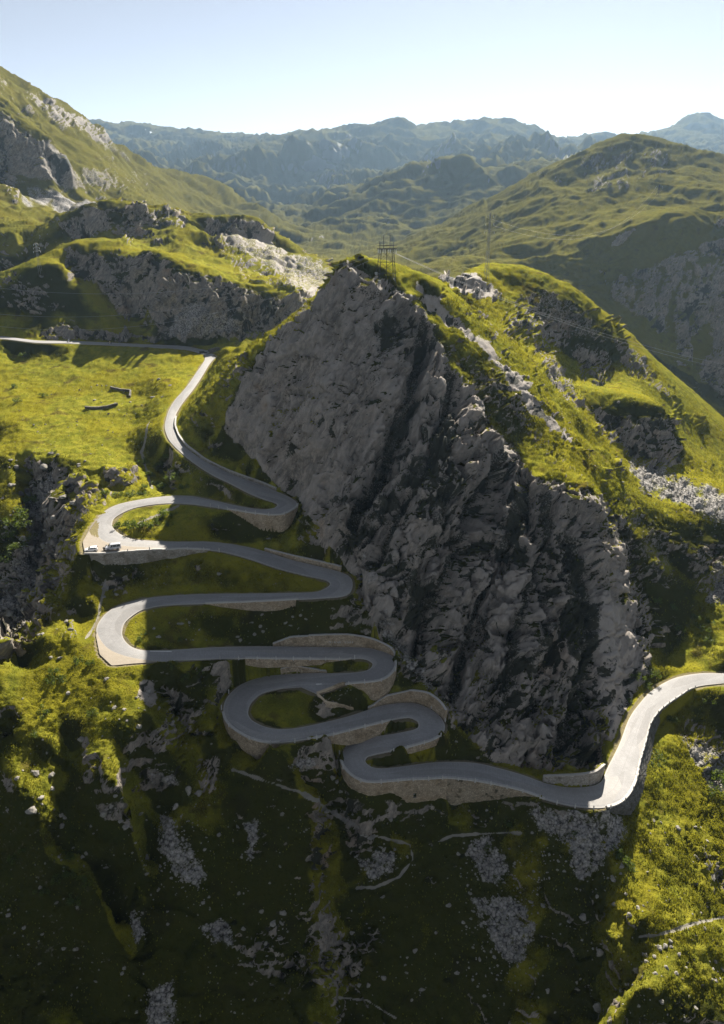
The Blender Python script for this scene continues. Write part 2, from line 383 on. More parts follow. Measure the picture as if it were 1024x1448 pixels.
# knolls behind the upper road
line((0,464,431),(60,463,430),(150,470,428),(220,479,426),(290,487,424),(330,480,420),(360,478,418),step=25)
line((-40,430,466),(0,412,464),(30,395,469),(60,378,471),(85,380,470),(85,400,462),(80,432,449),step=16)
line((85,352,545),(110,350,505),(140,362,492),(170,380,478),(205,440,455),(212,462,440),step=18)
pts((120,400,478),(140,440,446),(170,420,464),(60,430,448),(30,440,447),(100,440,446))
line((200,372,466),(235,375,461),(275,385,456),(330,402,453),(385,416,451),(425,428,449),(450,440,447),step=18)
pts((225,425,442),(280,430,437),(340,440,437),(400,440,441),(280,460,429),(350,462,430),(240,450,433),(240,368,500),(330,390,486),(400,400,486))
pts((300,350,565),(250,340,575),(360,350,585),(400,378,562),(440,392,556),(470,392,560),(240,355,548),(330,375,530),(290,368,530),(200,345,570),(380,400,520),(430,410,510))
line((75,340,585),(100,318,592),(125,300,598),(155,292,602),(175,296,604),(195,292,615),(225,300,625),(262,316,625),step=16)
pts((110,338,578),(150,328,582),(190,328,588),(220,328,596))
line((268,330,600),(295,318,628),(318,312,640),(345,308,648),(370,318,646),(392,340,640),(425,360,628),(470,385,610),step=16)
pts((300,335,622),(345,336,630),(385,358,625))
wpts((120,690,-20),(200,700,-25),(330,720,-35),(450,700,-60),(0,560,-50),(60,560,-42))
# western mountain
line((-120,40,1000),(-60,75,1050),(0,106,1100),(30,122,1130),(60,140,1160),(110,172,1250),(150,203,1350),(200,231,1500),(240,256,1650),(280,283,1800),(320,304,2000),(350,318,2200),step=20)
line((-40,160,900),(0,172,905),(40,195,915),(85,225,930),(108,262,935),step=20)
line((-40,240,878),(0,245,880),(60,262,886),(105,276,915),step=20)
pts((60,190,960),(100,215,1020),(0,285,750),(60,290,800),(120,272,950),(200,270,1250),(260,300,1320),(320,322,1400),(0,325,650),(50,325,680),(150,240,1150),(30,170,1000),(-80,200,850),(-80,300,700),(-80,380,560),(0,360,590),(40,345,610),(270,310,1200),(230,300,1150))
wpts((0,1500,60),(-300,1300,250),(200,2300,20),(60,1700,40))
# eastern mountain
line((660,330,1500),(690,300,1450),(725,275,1380),(760,254,1320),(800,232,1270),(835,214,1230),(862,203,1210),(882,199,1200),(910,204,1185),(950,216,1170),(985,222,1160),(1024,237,1150),(1100,255,1120),step=20)
pts((620,382,1000),(680,346,1000),(760,330,950),(850,300,950),(930,272,980),(1020,298,900),(700,350,920),(760,360,860),(830,260,1060),(880,250,1040),(940,245,1060),(1100,290,900))
line((740,400,760),(790,398,770),(840,396,780),(880,352,800),(920,330,808),(960,325,800),(1024,328,800),(1100,330,800),step=22)
pts((1000,440,748),(900,420,752),(950,380,776),(880,465,712),(1000,530,708),(960,490,722),(1100,450,745),(800,430,735),(1060,560,695),(980,470,732),(930,445,738))
wpts((880,1600,40),(1024,1600,60),(760,1900,30))
# middle hills
line((450,340,1700),(500,311,1860),(540,296,1900),(560,290,1910),(600,266,1960),(632,252,2000),(655,246,2010),(672,255,2020),(690,266,2050),(715,262,2150),(745,254,2250),step=20)
pts((600,340,1600),(540,360,1450),(480,368,1320),(640,310,1780),(700,300,1650),(640,345,1450),(580,310,1780),(500,340,1650),(450,372,1200),(660,290,1850))
pts((400,320,2500),(380,310,2800),(430,345,1500),(330,302,2600),(410,340,1800),(450,310,2600),(380,330,2200))
# far ranges
line((240,262,3200),(258,250,3280),(280,240,3400),(330,225,3700),(372,206,3900),(400,198,3980),(430,196,4000),(470,198,4050),(500,192,4080),(540,187,4100),(556,179,4180),(566,175,4200),(580,184,4210),(600,190,4220),(615,186,4250),(640,188,4300),(660,178,4350),(690,171,4400),(715,175,4400),(745,188,4400),(760,188,4400),(780,203,4380),(802,212,4330),step=20)
pts((300,290,2950),(400,280,3050),(500,285,2950),(600,250,3150),(700,235,3250),(450,250,3350),(550,228,3550),(780,225,3300),(650,215,3700),(520,258,3250),(370,250,3300),(280,270,3000),(740,215,3700))
line((802,212,4600),(830,198,4650),(862,191,4700),(880,200,4750),(920,196,5200),(945,188,5200),(968,176,5200),(987,168,5200),(1005,174,5200),(1030,186,5200),(1100,200,5200),step=20)
line((100,170,5000),(150,180,5100),(170,178,5180),(190,170,5220),(208,174,5220),(230,184,5150),(250,189,5050),(268,185,5000),(290,190,5000),(315,201,4980),(345,197,4950),(370,204,4900),step=20)
pts((240,245,4000),(200,228,4200),(180,205,4600),(260,215,4500),(300,230,4200))
wpts((512,6500,-100),(200,6500,-100),(820,6500,-100),(1050,6500,-100),(0,6500,-100),(820,3900,150),(1000,3600,150))
CTRL = np.array(CTRL)

# Hardy multiquadric surface of height/distance over (bearing, log distance)
def lp(P): return np.stack([P[:, 0] / P[:, 1], np.log(P[:, 1])], 1)
q = lp(CTRL)
_, keep = np.unique(np.round(q / 0.004).astype(int), axis=0, return_index=True)
CTRL = CTRL[keep]; q = q[keep]
kv = CTRL[:, 2] / CTRL[:, 1]
C2 = 0.008 ** 2
D = np.sqrt(((q[:, None] - q[None]) ** 2).sum(2) + C2)
n = len(q)
Mx = np.zeros((n + 3, n + 3)); Mx[:n, :n] = D + np.eye(n) * 1e-5; Mx[:n, n] = 1; Mx[:n, n + 1:] = q; Mx[n, :n] = 1; Mx[n + 1:, :n] = q.T
W_MQ = np.linalg.solve(Mx, np.concatenate([kv, [0, 0, 0]]))
def surf_k(g):
    """height/distance at (bearing, log distance) points"""
    out = np.empty(len(g)); 
    def run(s):
        d = np.sqrt((g[s, 0:1] - q[None, :, 0]) ** 2 + (g[s, 1:2] - q[None, :, 1]) ** 2 + C2)
        out[s] = d @ W_MQ[:n] + W_MQ[n] + g[s] @ W_MQ[n + 1:]
    par(run, len(g), 3000)
    return out
# ------------------------------------------------------------------ the terrain grid (fan of bearings x log distance, denser where the land is steep)
NC, NR = 930, 1290
LY0, LY1 = math.log(58.0), math.log(6400.0)
_wl = np.log([58, 100, 140, 200, 300, 500, 1000, 6400.0]); _wv = [1.30, 1.12, 0.93, 0.76, 0.64, 0.585, 0.555, 0.545]
def fan_w(l): return np.interp(l, _wl, _wv)
cc, cr_ = 233, 620
tl = np.linspace(-1, 1, cc); ll = np.linspace(LY0, LY1, cr_)
G = np.stack(np.meshgrid(tl, ll, indexing='ij'), -1)
gb = G[..., 0] * fan_w(G[..., 1]); K = surf_k(np.stack([gb.ravel(), G[..., 1].ravel()], 1)).reshape(cc, cr_)
ang = np.arctan(K)
dang = np.diff(ang, axis=1); dl = np.diff(ll)[None]
dk = np.diff(K * np.exp(ll)[None], axis=1) / np.exp(ll[1:])[None]
hor = np.maximum.accumulate(ang, axis=1)[:, :-1]
seen = (ang[:, 1:] - hor + 0.016) > 0
wgt = np.where(seen, np.abs(dang) * 1.0, 0) + 0.16 * np.sqrt(dl ** 2 + dk ** 2) + 0.03 * dl
ker = np.exp(-0.5 * (np.arange(-14, 15) / 5.0) ** 2); ker /= ker.sum()
wp = np.pad(wgt, ((14, 14), (0, 0)), 'edge'); wgt = sum(ker[i] * wp[i:i + cc] for i in range(29))
wp = np.pad(wgt, ((0, 0), (3, 3)), 'edge'); wgt = sum(wp[:, i:i + cr_ - 1] for i in range(7)) / 7
cum = np.concatenate([np.zeros((cc, 1)), np.cumsum(wgt, 1)], 1); cum /= cum[:, -1:]
LR = np.stack([np.interp(np.linspace(0, 1, NR), cum[i], ll) for i in range(cc)])            # log distance of each row, per coarse column
tt = np.linspace(-1, 1, NC); ci = (tt + 1) / 2 * (cc - 1); c0 = np.minimum(ci.astype(int), cc - 2); cf = (ci - c0)[:, None]
LRf = LR[c0] * (1 - cf) + LR[c0 + 1] * cf                                                   # NC x NR
def bilin(F, t, l):
    x = (t + 1) / 2 * (cc - 1); y = (l - LY0) / (LY1 - LY0) * (cr_ - 1)
    i = np.clip(x.astype(int), 0, cc - 2); j = np.clip(y.astype(int), 0, cr_ - 2); a = x - i; b = y - j
    return (F[i, j] * (1 - a) + F[i + 1, j] * a) * (1 - b) + (F[i, j + 1] * (1 - a) + F[i + 1, j + 1] * a) * b
T2 = np.broadcast_to(tt[:, None], (NC, NR))
Kf = bilin(K, T2.ravel(), LRf.ravel())
Yf = np.exp(LRf.ravel()); Bf = T2.ravel() * fan_w(LRf.ravel())
P = np.stack([Bf * Yf, Yf, Kf * Yf], 1)
NV = len(P)
DIST = np.linalg.norm(P, axis=1)

def normals(P):
    Q = P.reshape(NC, NR, 3)
    a = np.empty_like(Q); b = np.empty_like(Q)
    a[1:-1] = Q[2:] - Q[:-2]; a[0] = Q[1] - Q[0]; a[-1] = Q[-1] - Q[-2]
    b[:, 1:-1] = Q[:, 2:] - Q[:, :-2]; b[:, 0] = Q[:, 1] - Q[:, 0]; b[:, -1] = Q[:, -1] - Q[:, -2]
    N = np.cross(a.reshape(-1, 3), b.reshape(-1, 3)); N /= np.linalg.norm(N, axis=1)[:, None] + 1e-9
    return N
N0 = normals(P)
UV = np.stack(pix(P[:, 0], P[:, 1], P[:, 2]), 1)      # where the survey photograph shows each ground point

# --------------------------------------------------------------- what covers the ground (traced outlines, softened by noise)
def inpoly(poly, U):
    x, y = U[:, 0], U[:, 1]; r = np.zeros(len(U), bool); m = len(poly)
    for i in range(m):
        (x0, y0), (x1, y1) = poly[i], poly[(i + 1) % m]
        c = (y0 > y) != (y1 > y)
        with np.errstate(divide='ignore', invalid='ignore'):
            r ^= c & (x < (x1 - x0) * (y - y0) / (y1 - y0 + 1e-12) + x0)
    return r
def polydist(poly, U):
    """signed distance to a polygon outline in survey pixels, + inside"""
    d = np.full(len(U), 1e9); m = len(poly)
    for i in range(m):
        p0, p1 = np.array(poly[i], float), np.array(poly[(i + 1) % m], float); e = p1 - p0
        t = np.clip(((U - p0) @ e) / (e @ e), 0, 1)
        d = np.minimum(d, np.hypot(U[:, 0] - p0[0] - t * e[0], U[:, 1] - p0[1] - t * e[1]))
    return np.where(inpoly(poly, U), d, -d)
ROCK = [  # bare rock: outline, distance range, strength
 ([(318,600),(340,545),(385,482),(440,430),(487,364),(512,380),(548,402),(585,424),(612,470),(640,515),(672,560),(700,600),(738,650),(758,672),(790,688),(850,700),(885,765),(920,880),(915,950),(893,1000),(862,1070),(850,1085),(780,1096),(700,1082),(640,1012),(600,966),(556,905),(530,885),(480,790),(428,722),(405,705),(370,665),(345,640)], 120, 300, 1.0),
 ([(590,400),(640,440),(700,500),(745,545),(725,555),(690,500),(640,465),(600,430)], 220, 330, 1.0),
 ([(738,555),(790,600),(812,625),(780,610),(745,580)], 220, 330, 1.0),
 ([(620,388),(650,384),(700,402),(720,425),(700,430),(650,408)], 330, 460, .95),
 ([(700,425),(760,410),(830,440),(850,480),(800,480)], 330, 460, .5),
 ([(845,578),(890,600),(935,585),(965,660),(920,670),(850,620)], 270, 345, .9),
 ([(740,470),(800,520),(835,580),(800,570),(760,520)], 290, 400, .7),
 ([(800,490),(860,500),(880,550),(830,545)], 340, 420, .6),
 ([(860,470),(905,500),(960,570),(930,570),(880,520)], 370, 450, .6),
 ([(850,400),(1024,335),(1100,335),(1100,600),(1024,560),(940,480),(870,440)], 500, 860, .8),
 ([(820,240),(870,205),(940,215),(950,240),(900,275),(830,280)], 900, 1260, .6),
 ([(205,380),(280,392),(400,425),(470,400),(470,470),(360,480),(220,478),(205,430)], 380, 520, 1.0),
 ([(90,355),(150,365),(205,440),(180,450),(130,400),(95,400)], 420, 560, .8),
 ([(300,345),(360,335),(420,370),(475,390),(440,430),(380,412),(330,395)], 460, 620, .62),
 ([(90,320),(150,300),(170,330),(100,345)], 540, 620, .8), ([(230,300),(265,300),(262,330),(225,325)], 560, 660, .8), ([(300,322),(345,308),(380,330),(385,358),(310,340)], 560, 660, .9),
 ([(80,462),(170,455),(230,478),(220,487),(60,482)], 395, 430, 1.0),
 ([(0,170),(40,195),(90,225),(110,270),(70,262),(0,245)], 700, 1100, .95),
 ([(0,240),(25,260),(25,300),(0,285)], 650, 900, .9),
 ([(30,135),(70,145),(140,190),(160,215),(120,205),(70,175)], 900, 1500, .8),
 ([(95,170),(160,215),(210,250),(180,240),(120,205)], 1000, 1700, .5),
 ([(20,650),(90,655),(140,690),(118,705),(105,770),(70,860),(30,920),(-30,960),(-40,800),(10,800),(50,760)], 150, 310, .72),
 ([(100,705),(150,690),(160,705),(132,740),(105,745)], 200, 260, .8),
 ([(150,665),(195,665),(200,690),(160,695),(145,685)], 240, 280, .85),
 ([(135,825),(175,820),(185,840),(150,850)], 170, 200, .7), ([(70,855),(110,860),(110,910),(75,905)], 150, 185, .65),
 ([(112,1040),(130,1035),(148,1095),(125,1105)], 120, 150, .8), ([(195,965),(217,960),(215,1000),(198,990)], 140, 160, .9),
 ([(205,1030),(235,1025),(240,1065),(210,1070)], 130, 152, .8), ([(140,1130),(185,1130),(188,1180),(145,1170)], 120, 140, .6),
 ([(275,1070),(312,1070),(312,1120),(282,1125)], 125, 150, .8),
 ([(300,930),(370,935),(390,955),(330,975),(320,960)], 140, 175, .6), ([(250,1000),(280,1010),(275,1040),(258,1035)], 135, 160, .8),
 ([(250,580),(280,545),(310,520),(300,560),(270,620)], 250, 400, .25),
 ([(700,540),(760,600),(830,680),(885,765),(860,760),(800,690),(740,620)], 210, 320, .46), ([(880,690),(930,760),(965,830),(930,835),(890,760)], 210, 320, .46), ([(955,760),(1040,800),(1040,860),(980,835)], 200, 300, .55), ([(640,470),(700,540),(740,620),(715,610),(670,545)], 210, 300, .46),
 ([(965,1010),(1040,1040),(1060,1140),(1000,1110),(975,1060)], 120, 230, .7), ([(985,1200),(1030,1235),(1030,1260),(990,1230)], 100, 200, .7),
]
SCREE = [
 ([(885,650),(930,660),(1000,690),(1060,720),(1060,760),(960,715),(905,690)], 240, 330),
 ([(740,1140),(880,1155),(885,1185),(850,1230),(820,1250),(790,1190),(755,1170)], 110, 140),
 ([(655,1190),(700,1180),(722,1230),(715,1255),(675,1240)], 100, 135), ([(662,1268),(725,1265),(762,1305),(735,1375),(700,1345),(680,1310)], 95, 130),
 ([(222,1155),(245,1155),(292,1240),(280,1255),(250,1240),(228,1195)], 100, 140), ([(205,1085),(245,1085),(250,1108),(210,1110)], 110, 145),
 ([(345,1165),(365,1160),(368,1190),(350,1230)], 110, 140), ([(210,1400),(245,1390),(255,1460),(208,1460)], 90, 120),
 ([(175,1285),(205,1290),(215,1320),(190,1340)], 100, 125), ([(415,1075),(450,1070),(440,1090),(405,1088)], 120, 150),
 ([(260,430),(330,445),(350,475),(230,478),(235,450)], 390, 480), ([(20,255),(80,275),(150,300),(100,310),(30,295)], 600, 950),
 ([(90,655),(62,760),(40,830),(0,890),(-20,860),(20,800),(45,740),(40,690)], 170, 300),
 ([(1000,850),(1040,860),(1040,820),(1010,800)], 200, 260), ([(500,1210),(560,1200),(570,1230),(520,1245)], 100, 135),
 ([(285,1310),(320,1300),(330,1335),(290,1335)], 100, 125), ([(960,1040),(1024,1060),(1040,1130),(985,1090)], 140, 220),
 ([(520,785),(560,900),(640,1000),(610,980),(540,900)], 150, 200),
]
PALE = [  # paler rock
 ([(588,398),(640,436),(702,496),(748,545),(725,558),(688,502),(638,468),(598,432)], 220, 330), ([(738,555),(815,610),(805,628),(748,590)], 220, 330),
 ([(625,390),(680,384),(715,408),(700,425),(650,405)], 330, 460), ([(320,345),(365,335),(475,392),(440,425),(400,400)], 440, 640),
 ([(840,820),(900,900),(905,960),(870,1060),(850,980)], 130, 240),
 ([(195,965),(217,960),(215,1000),(198,990)], 140, 160),
]
PATHS = [[(330,1090),(370,1100),(420,1120),(470,1150),(510,1175),(555,1188),(580,1195),(584,1215),(565,1240),(530,1255),(505,1256)],
         [(1030,1295),(980,1308),(930,1322),(905,1325)], [(620,1190),(640,1182),(700,1178),(735,1178)], [(1030,1085),(1000,1060)],
         [(143,850),(137,880),(120,905)], [(-5,612),(50,603),(110,596),(170,578),(225,560)], [(215,585),(200,640),(215,690)], [(150,820),(143,850)], [(196,742),(235,722),(252,715)], [(478,1410),(520,1415),(560,1440)]]
near = Yf < 900
wob = np.zeros(NV, np.float32); wob2 = np.zeros(NV, np.float32)
PS = P / DIST[:, None] ** 0 
wob = fbm(P / (0.045 * DIST[:, None] + 1), 3)
wob2 = fbm(P / (0.012 * DIST[:, None] + 0.3) + 40, 2)
def cover(lst, soft):
    m = np.zeros(NV, np.float32)
    for it in lst:
        poly, y0, y1 = it[:3]; st = it[3] if len(it) > 3 else 1.0
        pa = np.array(poly, float)
        sel = np.nonzero((Yf > y0) & (Yf < y1) & (UV[:, 0] > pa[:, 0].min() - 40) & (UV[:, 0] < pa[:, 0].max() + 40) & (UV[:, 1] > pa[:, 1].min() - 40) & (UV[:, 1] < pa[:, 1].max() + 40))[0]
        if not len(sel): continue
        d = polydist(poly, UV[sel]) + wob[sel] * 9 + wob2[sel] * 7
        m[sel] = np.maximum(m[sel], st * sstep(-soft, soft, d))
    return m
rock = cover(ROCK, 6)
scree = cover(SCREE, 12) * np.clip(0.66 + 0.75 * fbm(P / (0.016 * DIST[:, None]) + 51, 3), 0, 1)
pale = cover(PALE, 9)
crag = cover([ROCK[0]], 10)
snow = cover([([(525,186),(532,185),(534,188),(527,190)], 2500, 6000), ([(207,190),(216,193),(214,195)], 2500, 6000), ([(243,208),(249,213),(246,215)], 2500, 6000), ([(214,181),(221,184),(215,184)], 2500, 6000), ([(646,187),(650,189),(647,190)], 2500, 6000)], 3) * np.clip(.75 + wob2, 0, 1)
path = np.zeros(NV, np.float32)
for pl in PATHS:
    for p0, p1 in zip(pl[:-1], pl[1:]):
        sel = np.nonzero((Yf < 300) & (UV[:, 0] > min(p0[0], p1[0]) - 8) & (UV[:, 0] < max(p0[0], p1[0]) + 8) & (UV[:, 1] > min(p0[1], p1[1]) - 8) & (UV[:, 1] < max(p0[1], p1[1]) + 8))[0]
        e = np.array(p1, float) - p0; t = np.clip(((UV[sel] - p0) @ e) / (e @ e), 0, 1)
        d = np.hypot(*(UV[sel] - p0 - t[:, None] * e).T) + wob2[sel] * 2.5 + wob[sel] * 2.0
        path[sel] = np.maximum(path[sel], 1 - sstep(0.6, 2.6, d))
cin = np.zeros(NV, np.float32)                       # how far inside the crag's outline, in survey pixels
_s = np.nonzero((crag > 0) & (Yf < 300))[0]; cin[_s] = np.clip(polydist(ROCK[0][0], UV[_s]), 0, 60)

# --------------------------------------------------------------- relief, first the large forms
relief = np.zeros(NV, np.float32)
crest = np.where(Yf > 2300, 0.38 + 0.62 * sstep(195, 240, UV[:, 1]), 1.0).astype(np.float32)
far = np.nonzero(Yf > 700)[0]
Pf = P[far].copy(); Pf[:, 2] *= 1.6
wv = np.stack([perlin(Pf / 420 + 5), perlin(Pf / 420 + 25), perlin(Pf / 420 + 45)], 1) * 110
rg = ridged((Pf + wv) * [1, 1.55, 1] / 640, 5, 0.50)
wv2 = np.stack([fbm(Pf / 160 + 5, 2), fbm(Pf / 160 + 25, 2), fbm(Pf / 160 + 45, 2)], 1) * 70
fc = (ridged((Pf + wv2) * [1, 1.3, 1] / 230 + 9, 3, .5) - .3) * 0.55
kfar = sstep(1300, 3000, Yf[far])
relief[far] += ((rg - 0.30) * (24 + 125 * kfar) + fc * (30 + 85 * kfar)) * sstep(800, 1700, Yf[far]) * np.where((UV[far, 0] > 690) & (Yf[far] < 1700), 0.45, 1.0) * crest[far]
mid = np.nonzero((Yf > 330) & (Yf < 2600))[0]
Pm = P[mid]; wm = np.stack([perlin(Pm / 60 + 5), perlin(Pm / 60 + 25), perlin(Pm / 60 + 45)], 1) * 18
relief[far] += (ridged((Pf + wv2) / 120 + 19, 3, .55) - .3) * 15 * kfar
rm = np.where(Yf[mid] > 620, ridged((Pm + wm * 1.6) * [.62, 1, 1.2] / 150 + 3, 5, 0.52), ridged((Pm + wm) * [1, 1, 1.3] / 100 + 3, 5, 0.55))
fm = (ridged((Pm + wm) * [1, 1.3, 1] / 58 + 5, 4, .55) - .3) * 0.9 + fbm((Pm + wm * .6) / 20 + 15, 3) * 0.35
kmid = sstep(330, 640, Yf[mid]) * (1 - 0.5 * sstep(1500, 2600, Yf[mid]))
relief[mid] += ((rm - .3) * 14 + fm * np.where(UV[mid, 0] > 560, 5.0, np.where(UV[mid, 1] < 300, 5.0, 8.0))) * kmid * (0.55 + 0.45 * sstep(420, 900, Yf[mid])) * (1 - 0.45 * rock[mid] * (Yf[mid] < 560))
nr = np.nonzero(Yf < 700)[0]
Pn = P[nr]; kg = (1 - 0.6 * rock[nr])
hum = fbm(Pn / 14, 3) * (1.0 + 0.7 * sstep(10, 24, np.degrees(np.arccos(np.clip(N0[nr, 2], 0, 1))))) + (ridged(Pn * [1, 1, 2] / 6.5 + 9, 3) - .3) * 0.5
wn = np.stack([perlin(Pn / 7 + 5), perlin(Pn / 7 + 25), perlin(Pn / 7 + 45)], 1) * 2.5
knob = facet((Pn + wn) / [9, 9, 7] + 2) * 1.1 * np.where(Yf[nr] > 330, 0.35, 1.0) * sstep(-0.1, 0.35, fbm(Pn / 30 + 12, 2))       # half-buried outcrops
gorge = cover([([(15,645),(95,650),(135,685),(115,705),(105,770),(75,860),(40,915),(-30,960),(-40,800),(5,800),(45,760)], 150, 310)], 10)[nr]
relief[nr] += (facet((Pn + wn * 1.4) / [11, 11, 9] + 22) * 4.2 + facet((Pn + wn) / [4.5, 4.5, 4] + 32) * 2.2) * gorge
_gl = [(30,655),(48,700),(62,745),(60,785),(42,820),(20,860),(-25,905)]; gd = np.full(len(nr), 99.0)
for p0, p1 in zip(_gl[:-1], _gl[1:]):
    e = np.array(p1, float) - p0; t = np.clip(((UV[nr] - p0) @ e) / (e @ e), 0, 1); gd = np.minimum(gd, np.hypot(*(UV[nr] - p0 - t[:, None] * e).T))
relief[nr] -= 6.0 * (1 - sstep(2, 22, gd + wob[nr] * 8)) * ((Yf[nr] > 175) & (Yf[nr] < 300))       # bed of the stream
relief[nr] += (hum + knob * (1 - 0.75 * (UV[nr, 1] < 660) * (UV[nr, 0] < 260) * (UV[nr, 1] > 505))) * kg
relief *= np.where((UV[:, 0] > 880) & (UV[:, 1] > 480) & (UV[:, 1] < 650) & (Yf > 335) & (Yf < 500), 0.35, 1.0)
Pa = P + N0 * relief[:, None]
N1 = normals(Pa)
slope = np.degrees(np.arccos(np.clip(np.abs(N1[:, 2]), 0, 1)))
# natural outcrops: steep ground and noise
oc = fbm(Pa / (0.07 * DIST[:, None] + 4) + 90, 4)
nat = sstep(0.12, 0.32, oc * 0.9 + (slope - 44) * 0.014 - 0.12 + 0.12 * ((Yf > 430) & (Yf < 680) & (UV[:, 0] < 480)) + 0.07 * ((UV[:, 1] > 1120) & (UV[:, 0] > 250) & (UV[:, 0] < 880)) + 0.06 * ((Yf < 470) & (Yf > 205) & (UV[:, 0] > 620) & (UV[:, 1] < 930)))
rock = np.maximum(rock, nat * np.where(Yf > 155, 0.9, 0.75) * np.where((Yf > 700) & (UV[:, 0] < 330), 0.55, 1.0) * np.where((UV[:, 1] > 1120) & (UV[:, 0] < 330), 0.45, 1.0))
rock = np.clip(rock, 0, 1)

# --------------------------------------------------------------- then the fine relief
relief = np.zeros(NV, np.float32)
rough = 0.35 + 0.65 * sstep(12, 26, np.degrees(np.arccos(np.clip(N0[nr, 2], 0, 1))))
relief[nr] += (perlin(Pn / 1.7) * 0.24 + np.abs(perlin(Pn / 0.8)) * 0.26 + (ridged(Pn / 3.1 + 9, 2) - .3) * 0.24) * rough * (1 - rock[nr]) * (1 - path[nr])
turf = cover([([(250,600),(300,505),(360,480),(388,476),(345,545),(318,600),(290,650),(262,628)], 200, 400)], 6)[nr]
relief[nr] += (ridged(np.stack([Pn[:, 2] / 2.6, Pn[:, 1] / 30, Pn[:, 0] / 40], 1), 2) - .3) * 1.1 * turf      # cattle terraces on the steep turf
cl = np.nonzero((rock > 0.1) & (Yf > 385) & (Yf < 1200))[0]; Pc = Pa[cl] + np.stack([perlin(Pa[cl] / 30 + 5), perlin(Pa[cl] / 30 + 25), perlin(Pa[cl] / 30 + 45)], 1) * 8; kc = (DIST[cl] / 450)[:, None]
rib = ridged(Pc * [1, .4, .22] / (15 * kc) + 61, 4, .55)
relief[cl] += (rib - .3) * 3.4 * kc[:, 0] * rock[cl] * (1 - .7 * pale[cl])
rock[cl] = rock[cl] * np.where((UV[cl, 0] > 800) & (Yf[cl] > 550), sstep(-0.25, 0.55, rib + 0.5 * wob2[cl] - 0.08), 1)
rk = np.nonzero((rock > 0.05) & (Yf < 1500))[0]
Pr = P[rk]; sc_ = np.clip(DIST[rk] / 210, 0.8, 5.0)[:, None]
e1 = np.array([0.52, 0.50, 0.69]); e1 /= np.linalg.norm(e1)          # the beds run up to the right
e2 = np.cross(e1, [0, -0.6, 0.8]); e2 /= np.linalg.norm(e2); e3 = np.cross(e1, e2)
wr = np.stack([perlin(Pr / 9 + 5), perlin(Pr / 9 + 25), perlin(Pr / 9 + 45)], 1) * 1.6
R = np.stack([(Pr + wr) @ e1, (Pr + wr) @ e2, (Pr + wr) @ e3], 1) / sc_
smooth_slab = (1 - sstep(-40, 20, UV[rk, 0] - np.interp(UV[rk, 1], [380, 500, 600, 700, 800], [560, 575, 560, 510, 470]))) * crag[rk]
blocky = 1 - 0.85 * smooth_slab
warp = lambda s, k: np.stack([fbm(Pr / s + k, 2), fbm(Pr / s + k + 20, 2), fbm(Pr / s + k + 40, 2)], 1)
wA = warp(5.0, 3) * 1.5
inn = np.where(crag[rk] > 0.3, sstep(2, 26, cin[rk]) * (1 - 0.75 * sstep(825, 875, UV[rk, 0])), 1.0)            # keep the outline of the crag as surveyed
h0 = facet((R + wA * 2.5) / [34, 13, 13] + 3); h1 = facet((R + wA) / [12, 5.0, 5.0]); h2 = facet((R + wA * .8) / [4.6, 2.1, 2.1] + 7); h3 = facet((R + wA * .5) / [1.7, 0.95, 0.95] + 17)
groove = ridged(R / [60, 9, 11] + 4, 3)
strie = ridged(R / [30, 1.7, 2.6] + 8, 3) - .3
calm = 1 - 0.75 * pale[rk]
c1 = np.abs(perlin((R + wA) / [34, 7, 7] + 33)); c2 = np.abs(perlin((R + wA) / [9, 22, 14] + 53)); c3 = np.abs(perlin((R + wA) / [14, 3.2, 3.2] + 73))
crack = np.maximum(np.maximum((1 - sstep(0.008, 0.04, c1)) * (0.6 + 0.4 * blocky), 0.8 * (1 - sstep(0.006, 0.03, c2)) * sstep(.4, .8, blocky)), 0.75 * (1 - sstep(0.01, 0.05, c3)) * sstep(.4, .8, blocky))
dr = (groove - 0.3) * 3.2 * blocky * inn + h0 * 6.0 * (0.42 + 0.58 * blocky) * inn + h1 * 3.4 * (0.34 + .66 * (blocky - .15) / .85) * calm * (0.3 + 0.7 * inn) + h2 * 1.1 * (0.40 + 0.60 * blocky) * calm + h3 * 0.34 * (0.08 + 0.92 * blocky) * calm
dr += fbm(R / [9, 1.2, 1.2], 2) * 0.16 * calm + strie * 0.40 * calm + (ridged(R / [70, 8, 10] + 15, 2) - .3) * 2.3 * smooth_slab - crack * 1.1
dr = dr * np.where(crag[rk] > 0.3, 1.0, np.where(pale[rk] > .3, 0.28, 0.5))
relief[rk] += (dr * np.minimum(sc_[:, 0], 1.7) * rock[rk]).astype(np.float32)
# traced gullies of the crag
GULLY = [([(600,440),(592,520),(570,600),(545,660),(515,710),(484,768)], 6.0, 11), ([(700,640),(688,700),(645,770),(610,850),(582,925)], 5.5, 11), ([(742,682),(733,740),(700,800),(672,860),(650,930),(642,985)], 4.5, 10),
         ([(805,770),(832,850),(835,930),(822,1000),(800,1050)], 5.0, 18), ([(640,520),(632,600),(600,670),(560,740),(535,800)], 3.5, 9), ([(480,440),(455,520),(430,600),(405,690)], 1.6, 8), ([(770,700),(775,760),(745,830),(725,900),(712,1000)], 3.2, 9),
         ([(560,440),(545,490),(520,560)], 2.0, 10), ([(530,560),(500,640),(460,700)], 1.5, 8),
         ([(690,650),(640,680),(600,760),(560,860)], -4.5, 20), ([(735,700),(700,760),(660,830),(630,930)], -4.5, 20), ([(600,470),(612,540),(600,600)], -3.0, 16), ([(790,700),(770,800),(745,900),(730,1030)], -3.5, 20),
         ([(760,685),(800,700),(845,712)], -3.0, 18), ([(440,560),(420,640)], -2.0, 40)]
gul = np.zeros(NV, np.float32)
